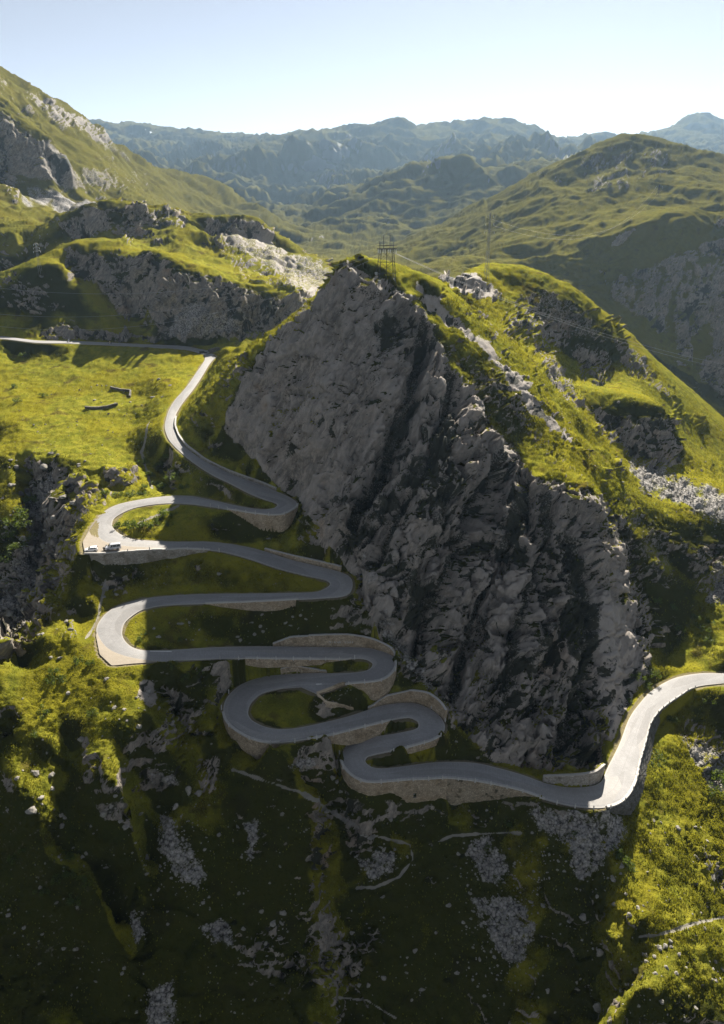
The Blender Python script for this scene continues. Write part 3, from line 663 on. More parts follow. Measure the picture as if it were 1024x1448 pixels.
for pl, dep, wd in GULLY:
    best = np.full(NV, 99.0)
    sel = np.nonzero((crag > 0.05) & (Yf < 300))[0]; bd = np.full(len(sel), 99.0)
    for p0, p1 in zip(pl[:-1], pl[1:]):
        e = np.array(p1, float) - p0; t = np.clip(((UV[sel] - p0) @ e) / (e @ e), 0, 1)
        bd = np.minimum(bd, np.hypot(*(UV[sel] - p0 - t[:, None] * e).T))
    bd = bd + wob[sel] * 8 + wob2[sel] * 4
    relief[sel] -= (dep * (1 - sstep(0, wd * 1.8, bd)) * sstep(0, 22, cin[sel])).astype(np.float32)
    if dep < 0: continue
    gul[sel] = np.maximum(gul[sel], (1 - sstep(wd * .3, wd * 1.1, bd)) * min(1, dep / 3))
# scree: loose blocks of mixed size
sk = np.nonzero((scree > 0.05) & (Yf < 600))[0]
ks_ = np.clip(DIST[sk] / 160, .9, 2.5)
s1, s2, sid = worley(P[sk] / (1.3 * ks_)[:, None] + 13); t1, t2, tid = worley(P[sk] / (0.6 * ks_)[:, None] + 23)
relief[sk] += (((0.5 - s1) * 0.9 + ((sid % 61) / 61.0) * 0.5) * (sid % 5 < 2) + (0.5 - t1) * 0.5 + ((tid % 61) / 61.0) * 0.25) * scree[sk] * ks_
MOSSY = [([(480,775),(510,740),(560,690),(610,640),(625,600),(642,600),(640,640),(590,700),(540,750),(500,790)], 120, 300, 1.0), ([(530,450),(560,440),(578,470),(560,500),(535,495)], 120, 300, 1.0),
         ([(800,770),(835,800),(850,880),(842,990),(815,1000),(795,940),(785,860)], 120, 300, 1.0), ([(725,690),(745,700),(745,735),(725,770),(712,730)], 120, 300, 1.0), ([(620,680),(640,700),(610,760),(590,760)], 120, 300, .8),
         ([(560,820),(600,800),(612,860),(590,910),(570,880)], 120, 300, .9), ([(500,395),(545,415),(540,450),(505,430)], 120, 300, .5), ([(670,880),(700,860),(700,930),(680,960)], 120, 300, .7), ([(400,630),(420,625),(425,645),(405,650)], 120, 300, .9),
         ([(455,705),(500,690),(505,700),(460,715)], 120, 300, .9), ([(740,900),(775,880),(775,960),(750,980)], 120, 300, .7)]
mossy = cover(MOSSY, 9) * np.clip(0.62 + 0.9 * fbm(P / 4.0 + 31, 3), 0, 1)
moss = np.zeros(NV, np.float32)
mo1 = 0.65 * fbm((R + wA * 2) / [16, 5.5, 5.5] + 60, 4) + 0.6 * fbm((R + wA) / [6, 2, 2] + 90, 3)
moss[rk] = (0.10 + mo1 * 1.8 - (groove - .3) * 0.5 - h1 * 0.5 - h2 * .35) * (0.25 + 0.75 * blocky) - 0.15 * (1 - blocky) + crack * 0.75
pale[rk] = np.maximum(pale[rk], crag[rk] * np.clip(0.30 + 0.75 * h1 + 0.55 * h2 + 0.25 * h3, 0, 1) * 0.75)      # fresher and older fracture faces
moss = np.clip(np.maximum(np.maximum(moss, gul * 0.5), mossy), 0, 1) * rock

# --------------------------------------------------------------- platform of the road: cut and fill
XS0, YS0, CELL = -260.0, 95.0, 0.4
GW, GH = int(420 / CELL), int(360 / CELL)
rd = np.full((GW, GH), 99.0, np.float32); rz = np.zeros((GW, GH), np.float32); rs = np.zeros((GW, GH), np.int8); rwall = np.zeros((GW, GH), np.int8)
DOWN = {0: [(2.2, 11.0)], 1: []}
for _s, _k, _d, _l in WALLS:
    if _k == 'down': DOWN[_s].append((min(_d), max(_d)))
def wall_here(s, side):
    if any(a - 0.05 <= s <= b + 0.05 for a, b in DOWN[side]): return 2
    return 1 if any(a - 0.05 <= s <= b + 0.05 for a, b in wall_span[side]) else 0
def stamp(a, b, z, wa, wb, steps=1):
    """one slice across the platform from a to b"""
    c = (a + b) / 2; h = np.linalg.norm(a[:2] - b[:2]) / 2; n = (b - a)[:2] / (2 * h); R_ = h + 7
    i0, i1 = int((c[0] - R_ - XS0) / CELL), int((c[0] + R_ - XS0) / CELL) + 1; j0, j1 = int((c[1] - R_ - YS0) / CELL), int((c[1] + R_ - YS0) / CELL) + 1
    i0, j0 = max(i0, 0), max(j0, 0); i1, j1 = min(i1, GW), min(j1, GH)
    if i1 <= i0 or j1 <= j0: return
    gx = XS0 + np.arange(i0, i1)[:, None] * CELL - c[0]; gy = YS0 + np.arange(j0, j1)[None] * CELL - c[1]
    lat = gx * n[0] + gy * n[1]; lon = gx * n[1] - gy * n[0]
    d = np.hypot(np.maximum(np.abs(lat) - h, 0), np.maximum(np.abs(lon) - 0.9, 0))
    sub = rd[i0:i1, j0:j1]; m = d < sub
    sub[m] = d[m]; rz[i0:i1, j0:j1][m] = z
    rwall[i0:i1, j0:j1][m] = np.where(lat > 0, wb, wa)[m]
for k, s in enumerate(DST):
    a, b = outer_edge(s, 0), outer_edge(s, 1)
    wa, wb = wall_here(s, 0), wall_here(s, 1)
    if wa == 2: a = a - out_at(s, 0) * 0.8        # the masonry itself carries the rim of the platform
    if wb == 2: b = b - out_at(s, 1) * 0.8
    stamp(a, b, DA[k, 2], wa, wb)
for k in range(len(EST)): stamp(EA[k], EB[k], EA[k, 2], 0, 0)
i = (P[:, 0] - XS0) / CELL; j = (P[:, 1] - YS0) / CELL
ok = (i > 0) & (i < GW - 2) & (j > 0) & (j < GH - 2)
ii = np.where(ok, i, 0).astype(int); jj = np.where(ok, j, 0).astype(int); a = np.where(ok, i - ii, 0); b = np.where(ok, j - jj, 0)
def samp(F): return (F[ii, jj] * (1 - a) + F[ii + 1, jj] * a) * (1 - b) + (F[ii, jj + 1] * (1 - a) + F[ii + 1, jj + 1] * a) * b
dr_ = np.where(ok, samp(rd), 99.0)
i2 = np.where(a > .5, ii + 1, ii); j2 = np.where(b > .5, jj + 1, jj)
zr = rz[i2, j2]; wl_ = rwall[i2, j2] > 0; wdn = rwall[i2, j2] == 2
# calm the relief beside the road
_c = np.where(dr_ < 5, 0.15 + 0.85 * sstep(0.5, 5, dr_), 1.0)[:, None]
relief *= _c[:, 0]; Pa = P + (Pa - P) * _c
# keep the frame of the place: no noise displacing the crest lines much
P1 = Pa + N1 * relief[:, None]
w_in = 1 - sstep(np.where(wdn, 0.02, 0.35), np.where(wdn, 0.45, np.where(wl_, 0.75, 2.6)), dr_)
zt = zr - np.where(dr_ < 0.25, 0.32, 0.16)
onroad = dr_ < 6
P1[:, 0] = np.where(onroad, P1[:, 0] * (1 - w_in) + P[:, 0] * w_in, P1[:, 0]); P1[:, 1] = np.where(onroad, P1[:, 1] * (1 - w_in) + P[:, 1] * w_in, P1[:, 1])
P1[:, 2] = np.where(onroad, P1[:, 2] * (1 - w_in) + zt * w_in, P1[:, 2])
verge = (1 - sstep(0.3, 1.2, dr_ + wob2 * 0.6)) * np.where(wl_, 0.4, 1.0)
rock = rock * (1 - 0.85 * (1 - sstep(0.5, 2.0, dr_)))
nz = normals(P1)[:, 2]
verge = verge * sstep(0.72, 0.90, nz)
ledge = sstep(0.74, 0.90, nz + wob2 * 0.12) * (Yf > 90)
rock = rock * (1 - ledge * np.where(pale > 0.4, 0.25, 0.9))
# ------------------------------------------------------------------ materials
def new_mat(name):
    m = bpy.data.materials.new(name); m.use_nodes = True
    nt = m.node_tree; nt.nodes.clear()
    out = nt.nodes.new('ShaderNodeOutputMaterial'); bs = nt.nodes.new('ShaderNodeBsdfPrincipled')
    nt.links.new(bs.outputs[0], out.inputs[0])
    return m, nt, bs
class NB:
    """small node helper"""
    def __init__(s, nt): s.nt = nt
    def n(s, t, **kw):
        x = s.nt.nodes.new(t)
        for k, v in kw.items(): setattr(x, k, v)
        return x
    def link(s, a, b): s.nt.links.new(a, b)
    def val(s, sock, v):
        if isinstance(v, (int, float)): sock.default_value = v
        elif isinstance(v, (tuple, list)): sock.default_value = (*v, 1.0) if len(v) == 3 and len(sock.default_value) == 4 else v
        else: s.link(v, sock)
    def noise(s, co, scale, detail=4, rough=0.55, dist=0.0):
        x = s.n('ShaderNodeTexNoise'); s.link(co, x.inputs['Vector']); s.val(x.inputs['Scale'], scale); x.inputs['Detail'].default_value = detail
        x.inputs['Roughness'].default_value = rough; x.inputs['Distortion'].default_value = dist
        return x.outputs['Fac']
    def mapping(s, co, scale=(1, 1, 1), rot=(0, 0, 0)):
        x = s.n('ShaderNodeMapping'); s.link(co, x.inputs['Vector']); x.inputs['Scale'].default_value = scale; x.inputs['Rotation'].default_value = rot
        return x.outputs[0]
    def math(s, op, a, b=0.5, c=None, clamp=False):
        x = s.n('ShaderNodeMath', operation=op, use_clamp=clamp); s.val(x.inputs[0], a); s.val(x.inputs[1], b)
        if c is not None: s.val(x.inputs[2], c)
        return x.outputs[0]
    def ramp(s, f, lo, hi, a=0.0, b=1.0):
        x = s.n('ShaderNodeMapRange', interpolation_type='SMOOTHSTEP'); s.val(x.inputs['Value'], f)
        x.inputs['From Min'].default_value = lo; x.inputs['From Max'].default_value = hi; x.inputs['To Min'].default_value = a; x.inputs['To Max'].default_value = b
        return x.outputs[0]
    def mix(s, f, a, b):
        x = s.n('ShaderNodeMix', data_type='RGBA'); s.val(x.inputs[0], f); s.val(x.inputs[6], a); s.val(x.inputs[7], b)
        return x.outputs[2]
    def attr(s, name):
        x = s.n('ShaderNodeAttribute', attribute_name=name); return x
    def bump(s, h, strength, dist, nrm=None):
        x = s.n('ShaderNodeBump'); s.link(h, x.inputs['Height']); s.val(x.inputs['Strength'], strength); s.val(x.inputs['Distance'], dist)
        if nrm is not None: s.link(nrm, x.inputs['Normal'])
        return x.outputs[0]

def land_material():
    m, nt, bs = new_mat('alpine_ground'); b = NB(nt)
    co = b.n('ShaderNodeTexCoord').outputs['Object']
    A = b.attr('cover'); sep = b.n('ShaderNodeSeparateColor'); b.link(A.outputs['Color'], sep.inputs[0])
    rock, scree, moss = sep.outputs[0], sep.outputs[1], sep.outputs[2]
    A2 = b.attr('trace'); sep2 = b.n('ShaderNodeSeparateColor'); b.link(A2.outputs['Color'], sep2.inputs[0])
    path, pale, verge = sep2.outputs[0], sep2.outputs[1], sep2.outputs[2]
    A3 = b.attr('reach'); rch = A3.outputs['Fac']            # texture scale follows how coarse the land is surveyed
    n_big = b.noise(co, 0.035, 4); n_mid = b.noise(co, 0.28, 4, 0.6); n_fine = b.noise(co, 1.9, 3, 0.65); n_grain = b.noise(co, 5.5, 2, 0.6)
    # grass: several alpine tones
    g = b.mix(b.ramp(n_mid, 0.35, 0.65), (0.140, 0.148, 0.019), (0.238, 0.224, 0.027))
    g = b.mix(b.ramp(n_big, 0.42, 0.62), g, (0.20, 0.180, 0.016))
    g = b.mix(b.ramp(n_fine, 0.52, 0.74, 0, 0.75), g, (0.040, 0.050, 0.006))
    heath_and_shade = b.ramp(b.noise(co, 0.11, 4, 0.6), 0.56, 0.68)
    g = b.mix(b.math('MULTIPLY', heath_and_shade, 0.7), g, (0.060, 0.045, 0.018))
    g = b.mix(b.math('MULTIPLY', b.attr('heath_and_shade').outputs['Fac'], 0.95), g, b.mix(n_fine, (0.010, 0.014, 0.005), (0.020, 0.025, 0.008)))      # shade painted near-black on slopes facing away from sun, plus rough low growth
    g = b.mix(b.ramp(rch, 0.15, 0.9, 0.75, 0.0), g, (0.024, 0.026, 0.020))
    g = b.mix(b.ramp(rch, 0.45, 0.95, 0.6, 0.0), g, (0.085, 0.075, 0.026))
    # rock
    E1 = Vector((0.52, 0.50, 0.69)).normalized(); E2 = E1.cross(Vector((0, -0.6, 0.8))).normalized(); E3 = E1.cross(E2)
    cb = b.n('ShaderNodeCombineXYZ')
    for i_, (ax, kk) in enumerate(((E1, 0.40), (E2, 1.5), (E3, 1.2))):          # the grain of the beds runs up to the right
        dp = b.n('ShaderNodeVectorMath', operation='DOT_PRODUCT'); b.link(co, dp.inputs[0]); dp.inputs[1].default_value = ax * kk; b.link(dp.outputs['Value'], cb.inputs[i_])
    streak = cb.outputs[0]
    r_s = b.noise(streak, 0.55, 5, 0.62, 0.6)
    r = b.mix(b.ramp(r_s, 0.34, 0.66), (0.135, 0.117, 0.098), (0.345, 0.297, 0.245))
    r = b.mix(b.ramp(b.noise(co, 0.07, 3), 0.5, 0.7, 0, 0.5), r, (0.32, 0.265, 0.21))
    r = b.mix(b.ramp(b.noise(co, 0.05, 3, 0.5), 0.62, 0.72, 0, 0.45), r, (0.34, 0.215, 0.11))
    r = b.mix(b.ramp(b.noise(co, 0.16, 5, 0.65), 0.40, 0.66, 0, 0.55), r, (0.14, 0.128, 0.112))
    lich = b.ramp(n_fine, 0.5, 0.68, 0, 0.55)
    r = b.mix(lich, r, (0.115, 0.11, 0.09))
    r = b.mix(b.math('MULTIPLY', pale, 0.85), r, (0.36, 0.32, 0.28))
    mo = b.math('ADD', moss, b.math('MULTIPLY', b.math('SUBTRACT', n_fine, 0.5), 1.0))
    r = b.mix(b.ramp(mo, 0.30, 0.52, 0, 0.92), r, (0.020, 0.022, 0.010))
    r = b.mix(b.ramp(rch, 0.2, 0.6, 1.0, 0.0), r, (0.095, 0.09, 0.08))
    # scree
    vor = b.n('ShaderNodeTexVoronoi', feature='F1'); b.link(co, vor.inputs['Vector']); b.val(vor.inputs['Scale'], 1.3)
    sc_c = b.mix(b.ramp(vor.outputs['Distance'], 0.25, 0.75), (0.34, 0.315, 0.29), (0.06, 0.055, 0.05))
    sepv = b.n('ShaderNodeSeparateColor'); b.link(vor.outputs['Color'], sepv.inputs[0])
    sc_c = b.mix(b.ramp(sepv.outputs[0], 0.3, 1.0, 0, 0.6), sc_c, (0.42, 0.40, 0.36))
    # mix with ragged borders
    jit = b.math('MULTIPLY', b.math('SUBTRACT', b.noise(co, 0.9, 5, 0.7), 0.5), 0.9)
    fr = b.ramp(b.math('ADD', rock, jit), 0.40, 0.56); fs = b.ramp(b.math('ADD', scree, jit), 0.40, 0.60)
    c = b.mix(fr, g, r); c = b.mix(fs, c, sc_c)
    c = b.mix(b.ramp(b.math('ADD', path, b.math('MULTIPLY', jit, 0.6)), 0.3, 0.6, 0, 0.9), c, (0.27, 0.25, 0.23))
    c = b.mix(b.ramp(b.math('ADD', verge, b.math('MULTIPLY', jit, 0.9)), 0.45, 0.8, 0, 0.8), c, (0.20, 0.165, 0.12))
    c = b.mix(b.ramp(b.math('ADD', b.attr('snow').outputs['Fac'], b.math('MULTIPLY', jit, 0.5)), 0.4, 0.6), c, (0.80, 0.82, 0.85))
    b.link(c, bs.inputs['Base Color'])
    hard = b.math('MAXIMUM', fr, fs)
    bs.inputs['Roughness'].default_value = 0.75
    b.link(b.ramp(hard, 0, 1, 0.62, 0.85), bs.inputs['Roughness'])
    b.link(b.ramp(hard, 0, 1, 0.0, 0.15), bs.inputs['Specular IOR Level'])
    # fine relief
    h = b.math('ADD', b.math('MULTIPLY', n_fine, 0.5), b.math('MULTIPLY', n_grain, 0.25))
    h2 = b.math('ADD', b.math('MULTIPLY', r_s, 0.8), b.math('MULTIPLY', b.noise(streak, 3.0, 4, 0.65), 0.4))
    mh = b.n('ShaderNodeMix', data_type='FLOAT'); b.link(fr, mh.inputs[0]); b.link(h, mh.inputs[2]); b.link(h2, mh.inputs[3])
    nrm = b.bump(mh.outputs[0], 0.8, 0.8); b.link(nrm, bs.inputs['Normal'])
    # waxy blades of grass throw the low sun forward
    gl = b.n('ShaderNodeBsdfGlossy'); gl.inputs['Roughness'].default_value = 0.70; b.link(nrm, gl.inputs['Normal'])
    gc = b.mix(b.ramp(n_mid, 0.35, 0.65), (0.85, 0.85, 0.05), (1.0, 0.90, 0.10))
    gc = b.mix(b.math('MULTIPLY', heath_and_shade, 0.75), gc, (0.75, 0.50, 0.13)); gc = b.mix(b.ramp(n_fine, 0.5, 0.72, 0, 0.7), gc, (0.25, 0.28, 0.04))
    b.link(gc, gl.inputs['Color'])
    ms = b.n('ShaderNodeMixShader'); out = nt.nodes['Material Output']
    soft = b.math('SUBTRACT', 1.0, hard)
    b.link(b.math('MULTIPLY', b.math('MULTIPLY', soft, rch), 0.02), ms.inputs[0]); b.link(bs.outputs[0], ms.inputs[1]); b.link(gl.outputs[0], ms.inputs[2]); b.link(ms.outputs[0], out.inputs[0])
    return m
LAND = land_material()

# ------------------------------------------------------------------ ground meshes, one per piece of country
P1[:, 2] += CZ
cov = np.stack([rock, scree, moss, np.ones(NV)], 1).astype(np.float32)
trc = np.stack([path, pale, verge, np.ones(NV)], 1).astype(np.float32)
reach = np.interp(np.log(Yf), np.log([60, 350, 800, 2500, 6400]), [1, 1, 0.55, 0.16, 0.12]).astype(np.float32)      # lush near grass, thin dry turf on the far mountains
heath_and_shade = (sstep(0.36, 0.56, -N0[:, 1] + wob * 0.14 + wob2 * 0.08) * (Yf < 700)).astype(np.float32)  # shade painted into the ground colour of slopes facing away from the sun
heath_and_shade = np.maximum(heath_and_shade, (0.42 * sstep(215, 165, Yf) * np.clip(0.7 + 1.2 * wob, 0, 1)).astype(np.float32))      # rougher growth low down
ci_, ri_ = np.meshgrid(np.arange(NC - 1), np.arange(NR - 1), indexing='ij')
v0 = (ci_ * NR + ri_).ravel(); QUADS = np.stack([v0, v0 + NR, v0 + NR + 1, v0 + 1], 1).astype(np.int32)
NRM = normals(P1)
def build_mesh(name, faces, verts, mat, attrs=(), nrm=None):
    used, inv = np.unique(faces, return_inverse=True); fc = inv.reshape(faces.shape)
    me = bpy.data.meshes.new(name)
    me.vertices.add(len(used)); me.vertices.foreach_set('co', np.ascontiguousarray(verts[used], np.float32).ravel())
    k = faces.shape[1]
    me.loops.add(fc.size); me.loops.foreach_set('vertex_index', np.ascontiguousarray(fc, np.int32).ravel())
    me.polygons.add(len(fc)); me.polygons.foreach_set('loop_start', np.arange(0, fc.size, k, dtype=np.int32))
    try: me.polygons.foreach_set('loop_total', np.full(len(fc), k, np.int32))
    except Exception: pass
    me.polygons.foreach_set('use_smooth', np.ones(len(fc), bool))
    for nm, arr in attrs:
        if arr.ndim == 1:
            at = me.attributes.new(nm, 'FLOAT', 'POINT'); at.data.foreach_set('value', np.ascontiguousarray(arr[used], np.float32))
        else:
            at = me.attributes.new(nm, 'FLOAT_COLOR', 'POINT'); at.data.foreach_set('color', np.ascontiguousarray(arr[used], np.float32).ravel())
    me.update(calc_edges=True); me.validate()
    me.materials.append(mat)
    ob = bpy.data.objects.new(name, me); COL.objects.link(ob)
    return ob
fY = Yf[v0]; fU = UV[v0, 0]; fcrag = crag[v0]
reg = np.zeros(len(v0), np.int8)
reg[fcrag > 0.5] = 1
hb = np.exp(np.interp(Bf[v0], [-.6, -.2, -.02, 0.06, .6], np.log([452, 452, 400, 470, 475])))
reg[fY > hb] = 2
reg[(fY > 640) & (Bf[v0] < -0.10) & (fY < 2300)] = 3
reg[(fY > 560) & (Bf[v0] > 0.10) & (fY < 1700)] = 4
reg[fY > 2500] = 5
for k, nm in enumerate(['ground', 'rock_crag', 'hills', 'mountain_slope', 'grassy_mountain', 'far_mountains']):
    f = QUADS[reg == k]
    if len(f):
        o = build_mesh(nm, f, P1, LAND, (('cover', cov), ('trace', trc), ('reach', reach), ('heath_and_shade', heath_and_shade), ('snow', snow)))
        o['kind'] = 'structure'
# ------------------------------------------------------------------ road
def road_material():
    m, nt, bs = new_mat('granite_setts'); b = NB(nt)
    uv = b.n('ShaderNodeUVMap').outputs[0]; co = b.n('ShaderNodeTexCoord').outputs['Object']
    n1 = b.noise(co, 0.25, 4, 0.6); n2 = b.noise(co, 3.0, 3, 0.7)
    c = b.mix(b.ramp(n1, 0.3, 0.7), (0.305, 0.298, 0.292), (0.355, 0.345, 0.338))
    c = b.mix(b.ramp(n2, 0.4, 0.7, 0, 0.4), c, (0.24, 0.23, 0.22))
    pv = b.n('ShaderNodeTexVoronoi', feature='F1'); b.link(b.mapping(uv, (0.30, 0.055, 1)), pv.inputs['Vector']); b.val(pv.inputs['Scale'], 1.0); sp = b.n('ShaderNodeSeparateColor'); b.link(pv.outputs['Color'], sp.inputs[0])
    c = b.mix(b.ramp(sp.outputs[0], 0.55, 0.62, 0, 0.45), c, (0.23, 0.22, 0.21)); c = b.mix(b.ramp(sp.outputs[1], 0.72, 0.76, 0, 0.5), c, (0.37, 0.35, 0.32))      # relaid patches
    br = b.n('ShaderNodeTexBrick'); b.link(uv, br.inputs['Vector']); br.inputs['Scale'].default_value = 1.0
    br.inputs['Brick Width'].default_value = 0.9; br.inputs['Row Height'].default_value = 0.45; br.inputs['Mortar Size'].default_value = 0.03
    br.inputs['Color1'].default_value = (1, 1, 1, 1); br.inputs['Color2'].default_value = (0.86, 0.86, 0.86, 1); br.inputs['Mortar'].default_value = (0.75, 0.75, 0.75, 1)
    mx = b.n('ShaderNodeMix', data_type='RGBA', blend_type='MULTIPLY'); mx.inputs[0].default_value = 0.8; b.link(c, mx.inputs[6]); b.link(br.outputs[0], mx.inputs[7])
    # pale gutters along both edges and a worn crown
    sx = b.n('ShaderNodeSeparateXYZ'); b.link(uv, sx.inputs[0])
    at = b.attr('across').outputs['Fac']
    edge = b.ramp(at, 0.86, 0.95)
    c2 = b.mix(b.math('MULTIPLY', edge, 0.8), mx.outputs[2], (0.40, 0.375, 0.34))
    tyre = b.ramp(b.math('ABSOLUTE', b.math('SUBTRACT', at, 0.48)), 0.05, 0.22, 0.22, 0)
    c2 = b.mix(tyre, c2, (0.24, 0.23, 0.22))
    c2 = b.mix(b.ramp(at, 0.0, 0.035, 0.45, 0), c2, (0.22, 0.21, 0.20))
    b.link(c2, bs.inputs['Base Color']); bs.inputs['Roughness'].default_value = 0.7; bs.inputs['Specular IOR Level'].default_value = 0.2
    b.link(b.bump(b.math('ADD', br.outputs[0], n2), 0.25, 0.05), bs.inputs['Normal'])
    return m
ROADM = road_material()
def ribbon(name, A, B, mat, z0=0.0, crown=0.10, skirt=0.35, n_across=6, cap=False):
    n = len(A); V = []; F = []; across = []; uvs = []
    L = np.concatenate([[0], np.cumsum(np.linalg.norm(np.diff((A + B) / 2, axis=0), axis=1))])
    w = np.linalg.norm(A - B, axis=1)
    ts = [0] + list(np.linspace(0, 1, n_across + 1)) + [1]
    k = len(ts)
    for i in range(n):
        for j, t in enumerate(ts):
            p = A[i] * (1 - t) + B[i] * t
            z = p[2] + CZ + z0 + crown * (1 - (2 * t - 1) ** 2)
            if j in (0, k - 1): z -= skirt
            V.append((p[0], p[1], z)); across.append(abs(2 * t - 1)); uvs.append((t * w[i], L[i]))
    for i in range(n - 1):
        for j in range(k - 1):
            F.append((i * k + j, i * k + j + 1, (i + 1) * k + j + 1, (i + 1) * k + j))
    me = bpy.data.meshes.new(name); me.from_pydata(V, [], F)
    at = me.attributes.new('across', 'FLOAT', 'POINT'); at.data.foreach_set('value', np.array(across, np.float32))
    ul = me.uv_layers.new(name='UVMap'); li = np.empty(len(me.loops), np.int32); me.loops.foreach_get('vertex_index', li)
    ul.data.foreach_set('uv', np.array(uvs, np.float32)[li].ravel())
    me.materials.append(mat); me.update()
    # normals up
    bm = bmesh.new(); bm.from_mesh(me); bmesh.ops.recalc_face_normals(bm, faces=bm.faces)
    up = sum(f.normal.z * f.calc_area() for f in bm.faces)
    if up < 0: bmesh.ops.reverse_faces(bm, faces=bm.faces)
    bm.to_mesh(me); bm.free()
    o = bpy.data.objects.new(name, me); COL.objects.link(o)
    return o
o = ribbon('road', DA, DB, ROADM); o['kind'] = 'structure'
o = ribbon('upper_road', EA, EB, ROADM); o['kind'] = 'structure'
# ------------------------------------------------------------------ things
def tag(o, label=None, cat=None, group=None, kind=None):
    if label: o['label'] = label
    if cat: o['category'] = cat
    if group: o['group'] = group
    if kind or cat: o['kind'] = kind or 'thing'
    return o
def empty(name, loc, rz=0.0):
    o = bpy.data.objects.new(name, None); o.empty_display_size = 0.5; o.location = loc; o.rotation_euler = (0, 0, rz); COL.objects.link(o); return o
def link_mesh(name, me, parent=None):
    o = bpy.data.objects.new(name, me); COL.objects.link(o)
    if parent is not None: o.parent = parent
    return o
def bm_obj(name, bm, mat, parent=None, smooth=False):
    me = bpy.data.meshes.new(name); bm.to_mesh(me); bm.free(); me.materials.append(mat)
    if smooth: me.polygons.foreach_set('use_smooth', np.ones(len(me.polygons), bool))
    return link_mesh(name, me, parent)
def copy_tree(o, parent=None):
    c = o.copy(); COL.objects.link(c)
    if parent is not None: c.parent = parent
    for ch in o.children: copy_tree(ch, c)
    return c
def bm_box(bm, c, s, rot=None):
    M = Matrix.Translation(c) @ (rot.to_4x4() if rot is not None else Matrix.Identity(4)) @ Matrix.Diagonal((*s, 1))
    return bmesh.ops.create_cube(bm, size=1.0, matrix=M)
def bm_bar(bm, a, b, r, n=4):
    a, b = Vector(a), Vector(b); d = b - a; L = d.length
    if L < 1e-6: return
    M = Matrix.Translation((a + b) / 2) @ d.to_track_quat('Z', 'Y').to_matrix().to_4x4()
    bmesh.ops.create_cone(bm, cap_ends=True, segments=n, radius1=r, radius2=r, depth=L, matrix=M)
def plain(name, col, rough=0.6, metal=0.0, spec=0.4, noise=0.0, scale=3.0):
    m, nt, bs = new_mat(name)
    if noise:
        b = NB(nt); co = b.n('ShaderNodeTexCoord').outputs['Object']
        f = b.noise(co, scale, 4, 0.6)
        b.link(b.mix(f, tuple(c * (1 - noise) for c in col), tuple(min(1, c * (1 + noise)) for c in col)), bs.inputs['Base Color'])
    else: bs.inputs['Base Color'].default_value = (*col, 1)
    bs.inputs['Roughness'].default_value = rough; bs.inputs['Metallic'].default_value = metal; bs.inputs['Specular IOR Level'].default_value = spec
    return m
def masonry(name, tone, moss):
    m, nt, bs = new_mat(name); b = NB(nt)
    uv = b.n('ShaderNodeUVMap').outputs[0]; co = b.n('ShaderNodeTexCoord').outputs['Object']
    v = b.n('ShaderNodeTexVoronoi', feature='F1'); b.link(b.mapping(uv, (1.9, 2.8, 1)), v.inputs['Vector']); b.val(v.inputs['Scale'], 1.0)
    e = b.n('ShaderNodeTexVoronoi', feature='DISTANCE_TO_EDGE'); b.link(b.mapping(uv, (1.9, 2.8, 1)), e.inputs['Vector']); b.val(e.inputs['Scale'], 1.0)
    s = b.n('ShaderNodeSeparateColor'); b.link(v.outputs['Color'], s.inputs[0])
    lo = tuple(c * 0.76 for c in tone); hi = tuple(min(1, c * 1.2) for c in tone)
    c = b.mix(s.outputs[0], lo, hi)
    c = b.mix(b.ramp(b.noise(co, 0.25, 4, 0.6), 0.42, 0.68, 0, 0.6), c, tuple(q * w for q, w in zip(tone, (0.75, 0.68, 0.58))))
    c = b.mix(b.ramp(b.noise(co, 0.5, 4, 0.65), 0.52, 0.66, 0, moss), c, (0.05, 0.048, 0.025))
    c = b.mix(b.ramp(e.outputs['Distance'], 0.02, 0.09, 0.45, 0), c, (0.07, 0.065, 0.055))
    b.link(c, bs.inputs['Base Color']); bs.inputs['Roughness'].default_value = 0.9; bs.inputs['Specular IOR Level'].default_value = 0.15
    h = b.math('ADD', b.ramp(e.outputs['Distance'], 0.0, 0.14), b.math('MULTIPLY', s.outputs[1], 0.5))
    b.link(b.bump(h, 0.9, 0.25), bs.inputs['Normal'])
    return m
M_WALL = masonry('wall_masonry', (0.50, 0.40, 0.28), 0.35); M_WALL_MOSS = masonry('mossy_masonry', (0.42, 0.345, 0.245), 0.9); M_WALL_GREY = masonry('grey_masonry', (0.42, 0.385, 0.33), 0.3)
M_DRY = masonry('dry_stone', (0.22, 0.205, 0.185), 0.5); M_REVET = masonry('dark_masonry', (0.17, 0.165, 0.155), 0.6)
M_COPE = plain('coping_granite', (0.42, 0.40, 0.37), 0.7, noise=0.25, scale=2.0)
M_CONC = plain('old_concrete', (0.36, 0.335, 0.30), 0.8, noise=0.2, scale=0.6)

